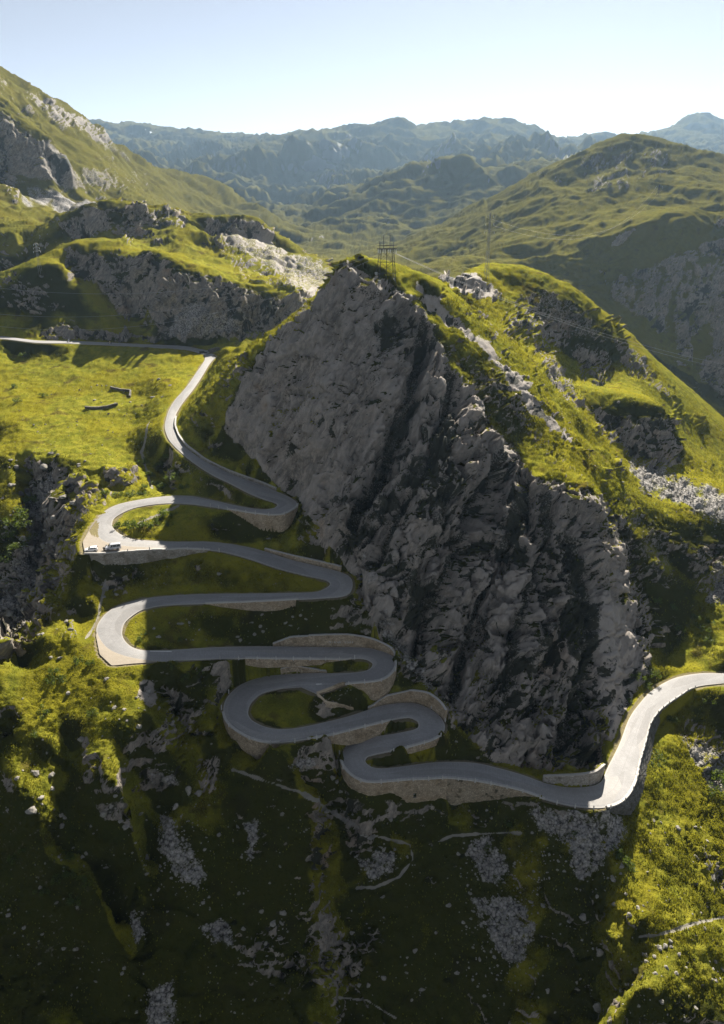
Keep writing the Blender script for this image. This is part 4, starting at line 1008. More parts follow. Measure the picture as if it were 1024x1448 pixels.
def wall_mesh(name, base, top, thick, back, mat, parent, hole=None, below=1.2, rows=7):
    """masonry wall: front face between the base and top lines, capped and closed behind; back = horizontal unit vectors into the hill"""
    n = len(base); L = np.concatenate([[0], np.cumsum(np.linalg.norm(np.diff(top, axis=0), axis=1))])
    V, F, UVs = [], [], []
    rr = np.random.default_rng(n)
    bs_ = base.copy(); bs_[:, 2] -= below
    for i in range(n):
        H = top[i, 2] - bs_[i, 2]
        for j in range(rows + 1):
            t = j / rows; p = bs_[i] * (1 - t) + top[i] * t
            if 0 < j < rows and 0 < i < n - 1: p = p - back[i] * rr.uniform(-0.05, 0.10)
            V.append(p); UVs.append((L[i], t * H))
        V.append(top[i] + back[i] * thick); UVs.append((L[i], H + thick))
        V.append(bs_[i] + back[i] * thick); UVs.append((L[i], 2 * H + thick))
    k = rows + 3
    hq = None
    for i in range(n - 1):
        for j in range(k):
            if hole and i == hole[0] and j == hole[1]: hq = (i, j); continue
            a, b = i * k + j, i * k + (j + 1) % k
            F.append((a, a + k, b + k, b))
    F.append(tuple(range(k))[::-1]); F.append(tuple((n - 1) * k + j for j in range(k)))
    V = [(p[0], p[1], p[2] + CZ) for p in V]
    me = bpy.data.meshes.new(name); me.from_pydata(V, [], F)
    ul = me.uv_layers.new(name='UVMap'); li = np.empty(len(me.loops), np.int32); me.loops.foreach_get('vertex_index', li)
    ul.data.foreach_set('uv', np.array(UVs, np.float32)[li].ravel())
    me.materials.append(mat)
    bm = bmesh.new(); bm.from_mesh(me); bmesh.ops.recalc_face_normals(bm, faces=bm.faces); bm.to_mesh(me); bm.free()
    return link_mesh(name, me, parent), hq, V, k
def coping(parent, top, back, mat, w=0.55, h=0.28, gap=0.06, seg=1.3, over=0.10):
    """a course of separate slabs along the crest"""
    L = np.concatenate([[0], np.cumsum(np.linalg.norm(np.diff(top, axis=0), axis=1))])
    bm = bmesh.new(); rr = random.Random(int(L[-1] * 10))
    s = 0.0
    at = lambda q: (np.array([np.interp(q, L, top[:, i]) for i in range(3)]), np.array([np.interp(q, L, back[:, i]) for i in range(3)]))
    while s < L[-1] - 0.5:
        e = min(s + seg * rr.uniform(0.8, 1.25), L[-1])
        (a, na), (b, nb) = at(s), at(e - gap)
        hh = h * rr.uniform(0.85, 1.2); vs = []
        for p, q in ((a, na), (b, nb)):
            for off in (-over, w):
                for z in (-0.04, hh):
                    r = p + q * off; vs.append(bm.verts.new((r[0], r[1], r[2] + CZ + z)))
        for f in ((0, 1, 3, 2), (4, 6, 7, 5), (0, 4, 5, 1), (2, 3, 7, 6), (1, 5, 7, 3), (0, 2, 6, 4)): bm.faces.new([vs[i] for i in f])
        s = e
    bmesh.ops.recalc_face_normals(bm, faces=bm.faces)
    return bm_obj('coping', bm, mat, parent)
WALL_BY_LABEL = {}
for wi, (side, kind, base, top, lab, ss) in enumerate(WALL_GEO):
    back = np.array([-out_at(s, side) if kind == 'down' else out_at(s, side) for s in ss])
    rz0 = empty('retaining_wall', (float(base[:, 0].mean()), float(base[:, 1].mean()), float(base[:, 2].min()) + CZ))
    tag(rz0, lab, 'wall', 'stone retaining walls along the hairpin road')
    P0 = np.array(rz0.location) - [0, 0, CZ]
    mat = M_WALL_MOSS if wi == 0 else M_WALL_GREY if wi == 2 else M_WALL_GREY if wi in (14, 16) else M_WALL
    hole = None
    if wi == 1:
        i0 = int(np.argmin(np.abs(ss - 19.55))); hole = (i0, 3)
    w, hq, V, k = wall_mesh('masonry', base - P0, top - P0, 0.6, back, mat, rz0, hole)
    w.location = (0, 0, -CZ)
    if hq:
        i, j = hq; q4 = [Vector(V[a]) for a in (i * k + j, (i + 1) * k + j, (i + 1) * k + j + 1, i * k + j + 1)]
        bm = bmesh.new(); o_ = Vector(back[i]) * 0.55
        f4 = [bm.verts.new(p) for p in q4]; b4 = [bm.verts.new(p + o_) for p in q4]
        for m_ in range(4): bm.faces.new((f4[m_], f4[(m_ + 1) % 4], b4[(m_ + 1) % 4], b4[m_]))
        bm.faces.new(b4)
        dh = bm_obj('drain_hole', bm, M_REVET, rz0); dh.location = (0, 0, -CZ)
    c = coping(rz0, top - P0, back, M_COPE if kind == 'down' else M_CONC if wi == 2 else M_COPE, w=0.55, h=0.30 if kind == 'down' else 0.15); c.location = (0, 0, -CZ)
    WALL_BY_LABEL[wi] = (rz0, base, top, back, ss)
# sloping revetment beside the sunlit bend
base, top, ss = REVET_GEO
back = np.array([-out_at(s, 0) for s in ss])
r0 = empty('stone_revetment', (float(base[:, 0].mean()), float(base[:, 1].mean()), float(base[:, 2].min()) + CZ)); tag(r0, 'dark sloping stone revetment curving round the sunlit road bend', 'wall')
P0 = np.array(r0.location) - [0, 0, CZ]
w = wall_mesh('masonry', base - P0, top - P0, 0.7, back, M_REVET, r0, below=0.6, rows=10)[0]; w.location = (0, 0, -CZ)
c = coping(r0, top - P0, back, M_COPE, w=0.6, h=0.35, seg=1.6); c.location = (0, 0, -CZ)

# ------------------------------------------------------------------ loose gravel bays
for bi, bay in enumerate(BAYS):
    ks = sorted(bay[1]); ss = np.linspace(ks[0], ks[-1], 40)
    a = np.array([bay_edge(s, bay[0], bay) for s in ss]); b_ = np.array([edge_at(s, bay[0]) - out_at(s, bay[0]) * 0.3 for s in ss])
    a[0] = b_[0] * .97 + a[0] * .03; a[-1] = b_[-1] * .97 + a[-1] * .03
    if bay[2] == 'dirt':
        md, nt, bs = new_mat('bay_gravel'); bb = NB(nt); co = bb.n('ShaderNodeTexCoord').outputs['Object']
        c = bb.mix(bb.noise(co, 0.8, 5, 0.65), (0.24, 0.20, 0.15), (0.34, 0.295, 0.235)); c = bb.mix(bb.ramp(bb.noise(co, 6, 3), 0.5, 0.75, 0, 0.5), c, (0.24, 0.22, 0.19))
        bb.link(c, bs.inputs['Base Color']); bs.inputs['Roughness'].default_value = 0.95; bb.link(bb.bump(bb.noise(co, 9, 3), 0.5, 0.1), bs.inputs['Normal'])
    else: md = ROADM
    o = ribbon('gravel_bay' if bay[2] == 'dirt' else 'paved_bay', a, b_, md, z0=-0.01, crown=0.03, skirt=0.3); o['kind'] = 'structure'
# ------------------------------------------------------------------ finding the ground
_ok = (Yf < 1300); _idx = np.nonzero(_ok)[0]
PUV = np.stack(pix(P1[:, 0], P1[:, 1], P1[:, 2] - CZ), 1); PD = np.sqrt((P1[:, 0]) ** 2 + P1[:, 1] ** 2 + (P1[:, 2] - CZ) ** 2)
_cell = {}
_cu = np.floor(PUV[_idx] / 8).astype(int); _in = (PUV[_idx, 0] > -80) & (PUV[_idx, 0] < 1104) & (PUV[_idx, 1] > 0) & (PUV[_idx, 1] < 1540)
_key = _cu[:, 0] * 1000 + _cu[:, 1]; _sel = _idx[_in]; _ks = _key[_in]; _o = np.argsort(_ks, kind='stable'); _sel = _sel[_o]; _ks = _ks[_o]
def ground_at(u, v):
    """index of the ground vertex the photograph shows at (u, v)"""
    best, bi = 1e9, None
    for a in (-1, 0, 1):
        for b in (-1, 0, 1):
            k = (int(u // 8) + a) * 1000 + int(v // 8) + b
            i0, i1 = np.searchsorted(_ks, [k, k + 1]); s = _sel[i0:i1]
            if len(s) == 0: continue
            d = np.hypot(PUV[s, 0] - u, PUV[s, 1] - v); m = d < 3.5
            if m.any():
                s2 = s[m]; j = s2[np.argmin(PD[s2] + 2 * d[m])]
                if PD[j] < best: best, bi = PD[j], j
    return bi
NRM1 = normals(P1)

# ------------------------------------------------------------------ guard stones along the outer edge
M_STONE = plain('granite_post', (0.46, 0.44, 0.41), 0.75, noise=0.3, scale=4.0)
def guard_stone_mesh():
    bm = bmesh.new()
    r = bmesh.ops.create_cone(bm, cap_ends=True, segments=6, radius1=0.17, radius2=0.13, depth=1.25, matrix=Matrix.Translation((0, 0, 0.42)))
    bmesh.ops.bevel(bm, geom=[e for e in bm.edges if e.verts[0].co.z > 0.9 and e.verts[1].co.z > 0.9], offset=0.05, segments=1, affect='EDGES')
    me = bpy.data.meshes.new('guard_stone'); bm.to_mesh(me); bm.free(); me.materials.append(M_STONE); return me
GS = guard_stone_mesh()
def stones_along(s0, s1, side, step, label, group):
    i0, i1 = np.searchsorted(DST, [s0, s1]); acc = step
    for k in range(i0, i1):
        acc += 1.0
        if acc >= step:
            acc = 0; e = outer_edge(DST[k], side) + out_at(DST[k], side) * 0.42
            o = link_mesh('guard_stone', GS); o.location = (e[0], e[1], e[2] + CZ + 0.05); o.rotation_euler = (random.uniform(-.06, .06), random.uniform(-.06, .06), random.uniform(0, 6)); o.scale = (1, 1, random.uniform(.85, 1.15))
            tag(o, label, 'guard stone', group)
stones_along(2, 11.5, 0, 4.0, 'pale granite guard stone on the sunlit bend above the revetment', 'guard stones round the sunlit bend')
stones_along(11.6, 25, 0, 3.6, 'pale granite guard stone on the rim of the lowest shaded leg', 'guard stones on the lowest leg')
stones_along(25, 27.5, 0, 3.0, 'pale granite guard stone round the lowest left hairpin', 'guard stones on the lowest left hairpin')
stones_along(27.6, 34, 1, 3.4, 'pale granite guard stone round the lowest right hairpin', 'guard stones on the lowest right hairpin')
stones_along(36, 47, 0, 4.2, 'pale granite guard stone on the outer rim of the big shaded left hairpin', 'guard stones on the big left hairpin')
stones_along(52, 57, 1, 3.2, 'pale granite guard stone on the round bastion in the shade', 'guard stones on the bastion')
stones_along(58, 63, 0, 5.0, 'pale granite guard stone on the straight shaded leg', 'guard stones on the straight leg')
stones_along(86, 90, 0, 5.5, 'pale granite guard stone on the wall beside the gravel bay', 'guard stones above the grey wall')
stones_along(99, 104, 1, 4.0, 'pale granite guard stone round the topmost right hairpin', 'guard stones on the top hairpin')

def site_wall(name, lab, cat, line_px, h, thick, mat, group=None, below=1.0, cap=True, snap=True):
    """free-standing wall whose foot runs through the given (pixel, pixel, metres) points"""
    q = np.array([(P1[ground_at(p[0], p[1])] - [0, 0, CZ]) if snap else atY(*p) for p in line_px]); n = max(4, int(np.linalg.norm(np.diff(q, axis=0), axis=1).sum() / 1.2))
    L = np.concatenate([[0], np.cumsum(np.linalg.norm(np.diff(q, axis=0), axis=1))]); t = np.linspace(0, L[-1], n)
    b = np.stack([np.interp(t, L, q[:, i]) for i in range(3)], 1)
    d = np.gradient(b[:, :2], axis=0); d /= np.linalg.norm(d, axis=1)[:, None]; bk = np.stack([-d[:, 1], d[:, 0], 0 * d[:, 0]], 1)
    bk *= np.sign(bk[:, 1:2] + 1e-6)
    hh = np.interp(t, L, h) if not np.isscalar(h) else np.full(n, h)
    rr = np.random.default_rng(len(line_px) * 7 + n); tp = b + np.stack([0 * hh, 0 * hh, hh + rr.uniform(-.08, .08, n)], 1)
    e = empty(name, (b[:, 0].mean(), b[:, 1].mean(), b[:, 2].min() + CZ)); tag(e, lab, cat, group); P0 = np.array(e.location) - [0, 0, CZ]
    w = wall_mesh('masonry', b - P0, tp - P0, thick, bk, mat, e, below=below, rows=4)[0]; w.location = (0, 0, -CZ)
    if cap: c = coping(e, tp - P0, bk, mat, w=thick + .1, h=0.2, seg=0.9); c.location = (0, 0, -CZ)
    return e

# small walls away from the hairpins
site_wall('field_wall', 'dark dry stone wall curving across the sunlit meadow', 'wall', [(117, 577, 330), (135, 576, 331), (152, 574, 333), (168, 571, 336)], 0.9, 0.6, M_DRY)
site_wall('field_wall', 'short hooked dry stone wall at the upper edge of the meadow', 'wall', [(156, 549, 353), (170, 550, 352), (182, 553, 350), (186, 561, 341)], 0.9, 0.6, M_DRY)
site_wall('roadside_wall', 'dark stone wall with a pale top behind the road junction', 'wall', [(295, 500, 408), (303, 500.5, 407), (311, 499, 409)], [2.2, 3.2, 3.0], 0.8, M_DRY, snap=False)
site_wall('bridge_abutment', 'dark stone abutment carrying the upper road over the stream gully', 'wall', [(18, 488, 414), (36, 489, 413), (52, 490, 412)], [2.6, 3.0, 2.4], 1.0, M_DRY, snap=False)
site_wall('kerb_ledge', 'low pale kerb ledge between the cliff foot and the sunlit road', 'kerb', [(862, 1082, 151.5), (872, 1059, 159), (881, 1036, 167), (889, 1012, 175)], 0.55, 0.9, M_CONC, cap=False, snap=False)
site_wall('ramp_wall', 'short pale wall of the side ramp inside the shaded hairpin loop', 'wall', [(449, 981, 156.5), (468, 974, 158.5), (487, 968.5, 161)], 0.7, 0.5, M_WALL)
site_wall('stair_wall', 'thin stone wall running down the bank below the side ramp', 'wall', [(446, 985, 155), (462, 996, 152.5), (482, 1001, 151.5), (500, 1004, 152)], 0.5, 0.4, M_WALL)

# painted letters on the wall behind the hairpin
rzt, base, top, back, ss = WALL_BY_LABEL[10]
mp = plain('faded_white_paint', (0.52, 0.51, 0.48), 0.85)
text = 'MIANE·HOPF'; arc = np.concatenate([[0], np.cumsum(np.linalg.norm(np.diff(base[:, :2], axis=0), axis=1))]); mid_arc = np.interp(59.62, ss, arc)
for i_, ch_ in enumerate(text):
    cu = bpy.data.curves.new('letter', 'FONT'); cu.body = ch_; cu.size = 1.0; cu.align_x = 'CENTER'; cu.align_y = 'CENTER'; cu.extrude = 0.01
    tmp = bpy.data.objects.new('letter', cu); COL.objects.link(tmp); bpy.context.view_layer.update()
    me = bpy.data.meshes.new_from_object(tmp.evaluated_get(bpy.context.evaluated_depsgraph_get())); bpy.data.objects.remove(tmp); me.materials.clear(); me.materials.append(mp)
    o = link_mesh('letter', me, rzt); q_ = mid_arc - (i_ - (len(text) - 1) / 2) * 0.72
    pb, pt, bk = (np.array([np.interp(q_, arc, F_[:, k_]) for k_ in range(3)]) for F_ in (base, top, back)); bk = bk / np.linalg.norm(bk); pos = pb * 0.62 + pt * 0.38 - bk * 0.14
    o.location = Vector((pos[0], pos[1], pos[2] + CZ)) - Vector(rzt.location); o.rotation_euler = (math.pi / 2, 0, math.atan2(-bk[0], bk[1]))

# worn white bars painted beside two legs
M_PAINT = plain('road_paint', (0.72, 0.71, 0.68), 0.7, noise=0.15, scale=5)
for (u0, v0, u1, v1, zz, lab) in ((447, 967.3, 472, 966.3, float(edge_at(51, 1)[2]), 'worn white paint bar on the paved bay in the shade'), (213, 927.4, 243, 928.6, None, 'white timber rail lying beside the sunlit end of the straight leg')):
    if zz is not None:
        a, b_ = atz(u0, v0, zz + 0.14), atz(u1, v1, zz + 0.14); bm = bmesh.new()
        d = (b_ - a)[:2] / np.linalg.norm((b_ - a)[:2]); nrm = np.array([-d[1], d[0]]) * 0.16
        vs = [bm.verts.new((p[0] + s_ * nrm[0], p[1] + s_ * nrm[1], p[2] + CZ + h_)) for h_ in (-0.1, 0) for p, s_ in ((a, -1), (b_, -1), (b_, 1), (a, 1))]
        for f in ((4, 5, 6, 7), (0, 1, 5, 4), (1, 2, 6, 5), (2, 3, 7, 6), (3, 0, 4, 7)): bm.faces.new([vs[i] for i in f])
        bmesh.ops.recalc_face_normals(bm, faces=bm.faces); o = bm_obj('paint_bar', bm, M_PAINT); tag(o, lab, 'road marking')
    else:
        i0, i1 = ground_at(u0, v0 - 5), ground_at(u1, v1 - 5); a, b_ = P1[i0], P1[i1]
        bm = bmesh.new(); bm_bar(bm, a + [0, 0, .45], b_ + [0, 0, .45], 0.16, 6)
        for t in (0.08, 0.5, 0.92): q_ = a * (1 - t) + b_ * t; bm_bar(bm, q_ - [0, 0, .4], q_ + [0, 0, .45], 0.1, 5)
        o = bm_obj('timber_rail', bm, M_PAINT); tag(o, lab, 'rail')

# ------------------------------------------------------------------ vehicles
M_TYRE = plain('tyre_rubber', (0.015, 0.015, 0.015), 0.85); M_RIM = plain('alloy_rim', (0.45, 0.45, 0.46), 0.35, 0.8); M_GLASS = plain('tinted_glass', (0.012, 0.014, 0.017), 0.08, 0.0, 0.6)
M_LAMP = plain('lamp_glass', (0.75, 0.75, 0.72), 0.15); M_TAIL = plain('tail_lamp', (0.35, 0.01, 0.01), 0.25); M_TRIM = plain('black_trim', (0.025, 0.025, 0.027), 0.6)
def lathe_ring(bm, R0, r0, w, segs=20):
    prof = [(R0 - r0, -w * .5), (R0 - .02, -w * .5), (R0, -w * .32), (R0, w * .32), (R0 - .02, w * .5), (R0 - r0, w * .5)]
    rings = []
    for i in range(segs):
        a = 2 * math.pi * i / segs; rings.append([bm.verts.new((math.cos(a) * r, y, math.sin(a) * r)) for r, y in prof])
    for i in range(segs):
        A, B = rings[i], rings[(i + 1) % segs]
        for j in range(len(prof)): bm.faces.new((A[j], A[(j + 1) % len(prof)], B[(j + 1) % len(prof)], B[j]))
def make_car(name, label, paint, loc, rz, L, W, H, kind):
    """x runs forward; side profile lofted across the width with tumblehome"""
    e = empty(name, loc, rz); tag(e, label, 'van' if kind == 'van' else 'car')
    h, fl, hood = H, 0.28, 0.98 if kind == 'van' else 0.92
    if kind == 'van': prof = [(-.5, .42), (-.5, .95), (-.49, 1.15), (-.475, h - .12), (-.45, h), (.10, h), (.17, h - .06), (.335, 1.12), (.47, hood - .04), (.5, .78), (.5, .42)]
    else: prof = [(-.5, .40), (-.5, .85), (-.495, .98), (-.43, h - .10), (-.38, h), (.00, h), (.06, h - .05), (.22, .98), (.44, hood - .08), (.5, .70), (.5, .40)]
    def width(z): return W / 2 * (1.0 if z < .95 else 1.0 - 0.16 * (z - .95) / max(h - .95, .1))
    bm = bmesh.new(); rows = []
    full = [(-.5, fl)] + prof + [(.5, fl)]
    for x, z in full:
        taper = 1 - 0.10 * max(0, (abs(x) - .40) / .10)
        rows.append([bm.verts.new((x * L, y * width(z) * taper, z + (0.02 * (1 - abs(y)) if z > h - .02 else 0))) for y in (-1, -.92, -.4, .4, .92, 1)])
    for a, b in zip(rows[:-1], rows[1:]):
        for j in range(5): bm.faces.new((a[j], a[j + 1], b[j + 1], b[j]))
    for j in range(5): bm.faces.new((rows[-1][j], rows[-1][j + 1], rows[0][j + 1], rows[0][j]))
    for j, rev in ((0, 0), (5, 1)):
        side = [r[j] for r in rows]; bm.faces.new(side if rev else side[::-1])
    bmesh.ops.recalc_face_normals(bm, faces=bm.faces); bmesh.ops.triangulate(bm, faces=[f for f in bm.faces if len(f.verts) > 4])
    body = bm_obj('body', bm, paint, e)
    m = body.modifiers.new('soft_edges', 'BEVEL'); m.width = 0.05; m.segments = 2; m.limit_method = 'ANGLE'; m.angle_limit = math.radians(25)
    def quad(name, q, mat, off):
        b2 = bmesh.new(); n = (Vector(q[1]) - Vector(q[0])).cross(Vector(q[2]) - Vector(q[0])).normalized() * off
        f = [b2.verts.new(Vector(p) + n) for p in q]; g = [b2.verts.new(Vector(p) - n * 2) for p in q]
        b2.faces.new(f); b2.faces.new(g[::-1])
        for i in range(4): b2.faces.new((f[i], g[i], g[(i + 1) % 4], f[(i + 1) % 4]))
        bmesh.ops.recalc_face_normals(b2, faces=b2.faces); return bm_obj(name, b2, mat, e)
    z0, z1 = 1.03, h - .14
    if kind == 'van': ws = ((.322, 1.16), (.182, h - .09)); rw = ((-.489, 1.2), (-.476, h - .16)); sw = [(-.455, -.24), (-.22, -.01), (.01, .165)]
    else: ws = ((.212, 1.01), (.068, h - .07)); rw = ((-.484, 1.02), (-.437, h - .13)); sw = [(-.42, -.24), (-.225, -.02), (.0, .12)]
    wy = lambda z: width(z) * .86
    quad('windscreen', [(ws[0][0] * L, wy(ws[0][1]), ws[0][1]), (ws[0][0] * L, -wy(ws[0][1]), ws[0][1]), (ws[1][0] * L, -wy(ws[1][1]), ws[1][1]), (ws[1][0] * L, wy(ws[1][1]), ws[1][1])], M_GLASS, .015)
    quad('rear_window', [(rw[0][0] * L, -wy(rw[0][1]) * .9, rw[0][1]), (rw[0][0] * L, wy(rw[0][1]) * .9, rw[0][1]), (rw[1][0] * L, wy(rw[1][1]) * .9, rw[1][1]), (rw[1][0] * L, -wy(rw[1][1]) * .9, rw[1][1])], M_GLASS, .015)
    for s in (-1, 1):
        for k, (xa, xb) in enumerate(sw):
            xt = xb - (.075 if k == 2 else 0)
            q = [(xa * L, s * width(z0), z0), (xb * L, s * width(z0), z0), (xt * L, s * width(z1), z1), (xa * L + (.02 * L if k == 0 else 0), s * width(z1), z1)]
            quad('side_window', q if s < 0 else q[::-1], M_GLASS, .012)
        b2 = bmesh.new(); bm_box(b2, (.475 * L, s * W * .34, .72), (.10, .30, .16)); bm_obj('headlight', b2, M_LAMP, e)
        b2 = bmesh.new(); bm_box(b2, (-.495 * L, s * W * .40, .92), (.06, .14, .32)); bm_obj('tail_light', b2, M_TAIL, e)
        b2 = bmesh.new(); bm_box(b2, (.15 * L, s * (W / 2 + .09), 1.05), (.12, .18, .14)); bm_obj('mirror', b2, M_TRIM, e)
        for x in (-.30, .305):
            b2 = bmesh.new(); lathe_ring(b2, .33, .13, .21); bmesh.ops.recalc_face_normals(b2, faces=b2.faces)
            wobj = bm_obj('wheel', b2, M_TYRE, e, True); wobj.location = (x * L, s * (W / 2 - .09), .33)
            b2 = bmesh.new(); bmesh.ops.create_cone(b2, cap_ends=True, segments=14, radius1=.205, radius2=.205, depth=.18, matrix=Matrix.Rotation(math.pi / 2, 4, 'X')); bm_obj('rim', b2, M_RIM, wobj)
    b2 = bmesh.new(); bm_box(b2, (.49 * L, 0, .42), (.12, W * .9, .2)); bm_obj('front_bumper', b2, M_TRIM, e)
    b2 = bmesh.new(); bm_box(b2, (-.49 * L, 0, .45), (.12, W * .9, .2)); bm_obj('rear_bumper', b2, M_TRIM, e)
    b2 = bmesh.new(); bm_box(b2, (.497 * L, 0, .66), (.05, W * .42, .14)); bm_obj('grille', b2, M_TRIM, e)
    return e
zb = float(edge_at(91, 0)[2]) + CZ + 0.0
q1 = atz(129.5, 779.5, zb - CZ); q2 = atz(160.5, 776.5, zb - CZ)
make_car('parked_car', 'small white car parked at the tip of the gravel bay', plain('white_paint', (0.80, 0.80, 0.79), 0.3, 0, .5), (q1[0], q1[1], zb), math.radians(192), 3.7, 1.68, 1.48, 'car')
make_car('parked_van', 'silver grey van parked on the gravel bay near the wall', plain('silver_paint', (0.52, 0.53, 0.55), 0.35, .15, .5), (q2[0], q2[1], zb), math.radians(196), 4.6, 1.85, 1.85, 'van')
qj = atz(287.5, 500.2, -69.6); make_car('parked_car', 'dark car standing beside the road junction below the knolls', plain('dark_paint', (0.02, 0.022, 0.03), 0.3, 0, .5), (qj[0], qj[1], qj[2] + CZ + 0.05), math.radians(20), 4.2, 1.75, 1.5, 'car')

def grow(name, verts, edges, radii, mat, parent, sub=1):
    me = bpy.data.meshes.new(name); me.from_pydata(verts, edges, []); o = bpy.data.objects.new(name, me); COL.objects.link(o)
    sk = o.modifiers.new('skin', 'SKIN'); sv = me.skin_vertices[0].data
    for i, r in enumerate(radii): sv[i].radius = (r, r) if np.isscalar(r) else r
    sv[0].use_root = True
    ss_ = o.modifiers.new('sub', 'SUBSURF'); ss_.levels = sub
    bpy.context.view_layer.update()
    m2 = bpy.data.meshes.new_from_object(o.evaluated_get(bpy.context.evaluated_depsgraph_get())); bpy.data.objects.remove(o)
    m2.materials.clear(); m2.materials.append(mat); m2.polygons.foreach_set('use_smooth', np.ones(len(m2.polygons), bool))
    return link_mesh(name, m2, parent)
def make_motorcycle(loc, rz, label, paint):
    e = empty('motorcycle', loc, rz); tag(e, label, 'motorcycle')
    for x in (-.72, .74):
        b2 = bmesh.new(); lathe_ring(b2, .32, .11, .14, 18); bmesh.ops.recalc_face_normals(b2, faces=b2.faces)
        w = bm_obj('wheel', b2, M_TYRE, e, True); w.location = (x, 0, .32)
        b2 = bmesh.new(); bmesh.ops.create_cone(b2, cap_ends=True, segments=12, radius1=.2, radius2=.2, depth=.05, matrix=Matrix.Rotation(math.pi / 2, 4, 'X')); bm_obj('rim', b2, M_RIM, w)
    grow('fuel_tank', [(-.05, 0, .82), (.12, 0, .88), (.34, 0, .86)], [(0, 1), (1, 2)], [.13, .19, .14], paint, e)
    grow('seat', [(-.75, 0, .88), (-.45, 0, .80), (-.08, 0, .80)], [(0, 1), (1, 2)], [(.12, .05), (.15, .06), (.10, .06)], M_TRIM, e)
    b2 = bmesh.new(); bm_box(b2, (.02, 0, .48), (.46, .30, .38)); bm_box(b2, (.18, 0, .56), (.2, .4, .2)); bm_obj('engine', b2, M_RIM, e)
    b2 = bmesh.new()
    for s in (-1, 1): bm_bar(b2, (.74, s * .1, .32), (.46, s * .1, .98), .028, 6); bm_bar(b2, (-.72, s * .09, .32), (-.15, s * .09, .45), .03, 6)
    bm_bar(b2, (.46, 0, .95), (-.05, 0, .72), .04, 6); bm_obj('frame', b2, M_TRIM, e)
    b2 = bmesh.new()
    for s in (-1, 1): bm_bar(b2, (.45, 0, 1.02), (.36, s * .36, 1.08), .02, 6)
    bm_obj('handlebar', b2, M_TRIM, e)
    b2 = bmesh.new(); bmesh.ops.create_uvsphere(b2, u_segments=10, v_segments=6, radius=.11, matrix=Matrix.Translation((.60, 0, .92))); bm_obj('headlight', b2, M_LAMP, e, True)
    b2 = bmesh.new(); bm_box(b2, (.56, 0, 1.12), (.03, .32, .30), Euler((0, -.5, 0)).to_matrix()); bm_obj('windshield', b2, M_GLASS, e)
    b2 = bmesh.new(); bm_bar(b2, (.1, -.2, .30), (-.75, -.22, .42), .055, 8); bm_obj('exhaust', b2, M_RIM, e)
    for s in (-1, 1):
        b2 = bmesh.new(); bm_box(b2, (-.62, s * .28, .66), (.42, .2, .34)); bm_obj('pannier', b2, M_TRIM, e)
    return e
def make_rider(loc, rz, label, jacket):
    e = empty('person', loc, rz); tag(e, label, 'person')
    V = [(-.28, 0, .92), (-.20, 0, 1.15), (-.08, 0, 1.40), (-.04, 0, 1.52), (.0, 0, 1.60)]; E = [(0, 1), (1, 2), (2, 3), (3, 4)]; Rr = [(.16, .13), (.16, .12), (.19, .11), .075, .07]
    for s in (-1, 1):
        k = len(V); V += [(-.06, s * .20, 1.42), (.10, s * .27, 1.20), (.34, s * .33, 1.10), (.41, s * .34, 1.09)]; E += [(2, k), (k, k + 1), (k + 1, k + 2), (k + 2, k + 3)]; Rr += [.075, .058, .045, .04]
        k = len(V); V += [(-.22, s * .13, .88), (.18, s * .22, .76), (-.06, s * .2, .38), (.08, s * .2, .31)]; E += [(0, k), (k, k + 1), (k + 1, k + 2), (k + 2, k + 3)]; Rr += [.10, .075, .055, .05]
    grow('body', V, E, Rr, jacket, e, 2)
    h = grow('helmet', [(.0, 0, 1.62), (.03, 0, 1.74), (.02, 0, 1.80)], [(0, 1), (1, 2)], [.10, .14, .11], plain('helmet_shell', (0.7, 0.7, 0.68), 0.25), e, 2)
    b2 = bmesh.new(); bm_box(b2, (.145, 0, 1.72), (.06, .19, .09)); bm_obj('visor', b2, M_GLASS, h)
    return e
for (u, v, rz, lab, plab, pc, jc) in ((156.5, 486.4, math.radians(184), 'motorcycle ridden along the upper road, nearer the junction', 'motorcycle rider in a pale yellow jacket on the upper road', (0.30, 0.10, 0.02), (0.85, 0.68, 0.30)),
                                      (98.5, 484.0, math.radians(184), 'motorcycle ridden along the upper road near the bridge', 'motorcycle rider in a grey blue jacket on the upper road', (0.10, 0.12, 0.2), (0.32, 0.35, 0.45))):
    s = np.interp(u, [pix(*((EA[k] + EB[k]) / 2))[0] for k in range(len(EA))], np.arange(len(EA))); c = np.array([np.interp(s, np.arange(len(EA)), (EA[:, i] * .5 + EB[:, i] * .5)) for i in range(3)])
    loc = (c[0], c[1] - 1.0, c[2] + CZ + 0.10)
    make_motorcycle(loc, rz, lab, plain('bike_paint', pc, 0.3)); make_rider(loc, rz, plab, plain('riding_suit', jc, 0.7))
q3 = atz(149.5, 776.5, zb - CZ); make_motorcycle((q3[0], q3[1], zb), math.radians(70), 'dark motorcycle parked on the gravel bay between the car and the van', plain('bike_black', (0.02, 0.02, 0.025), 0.35))

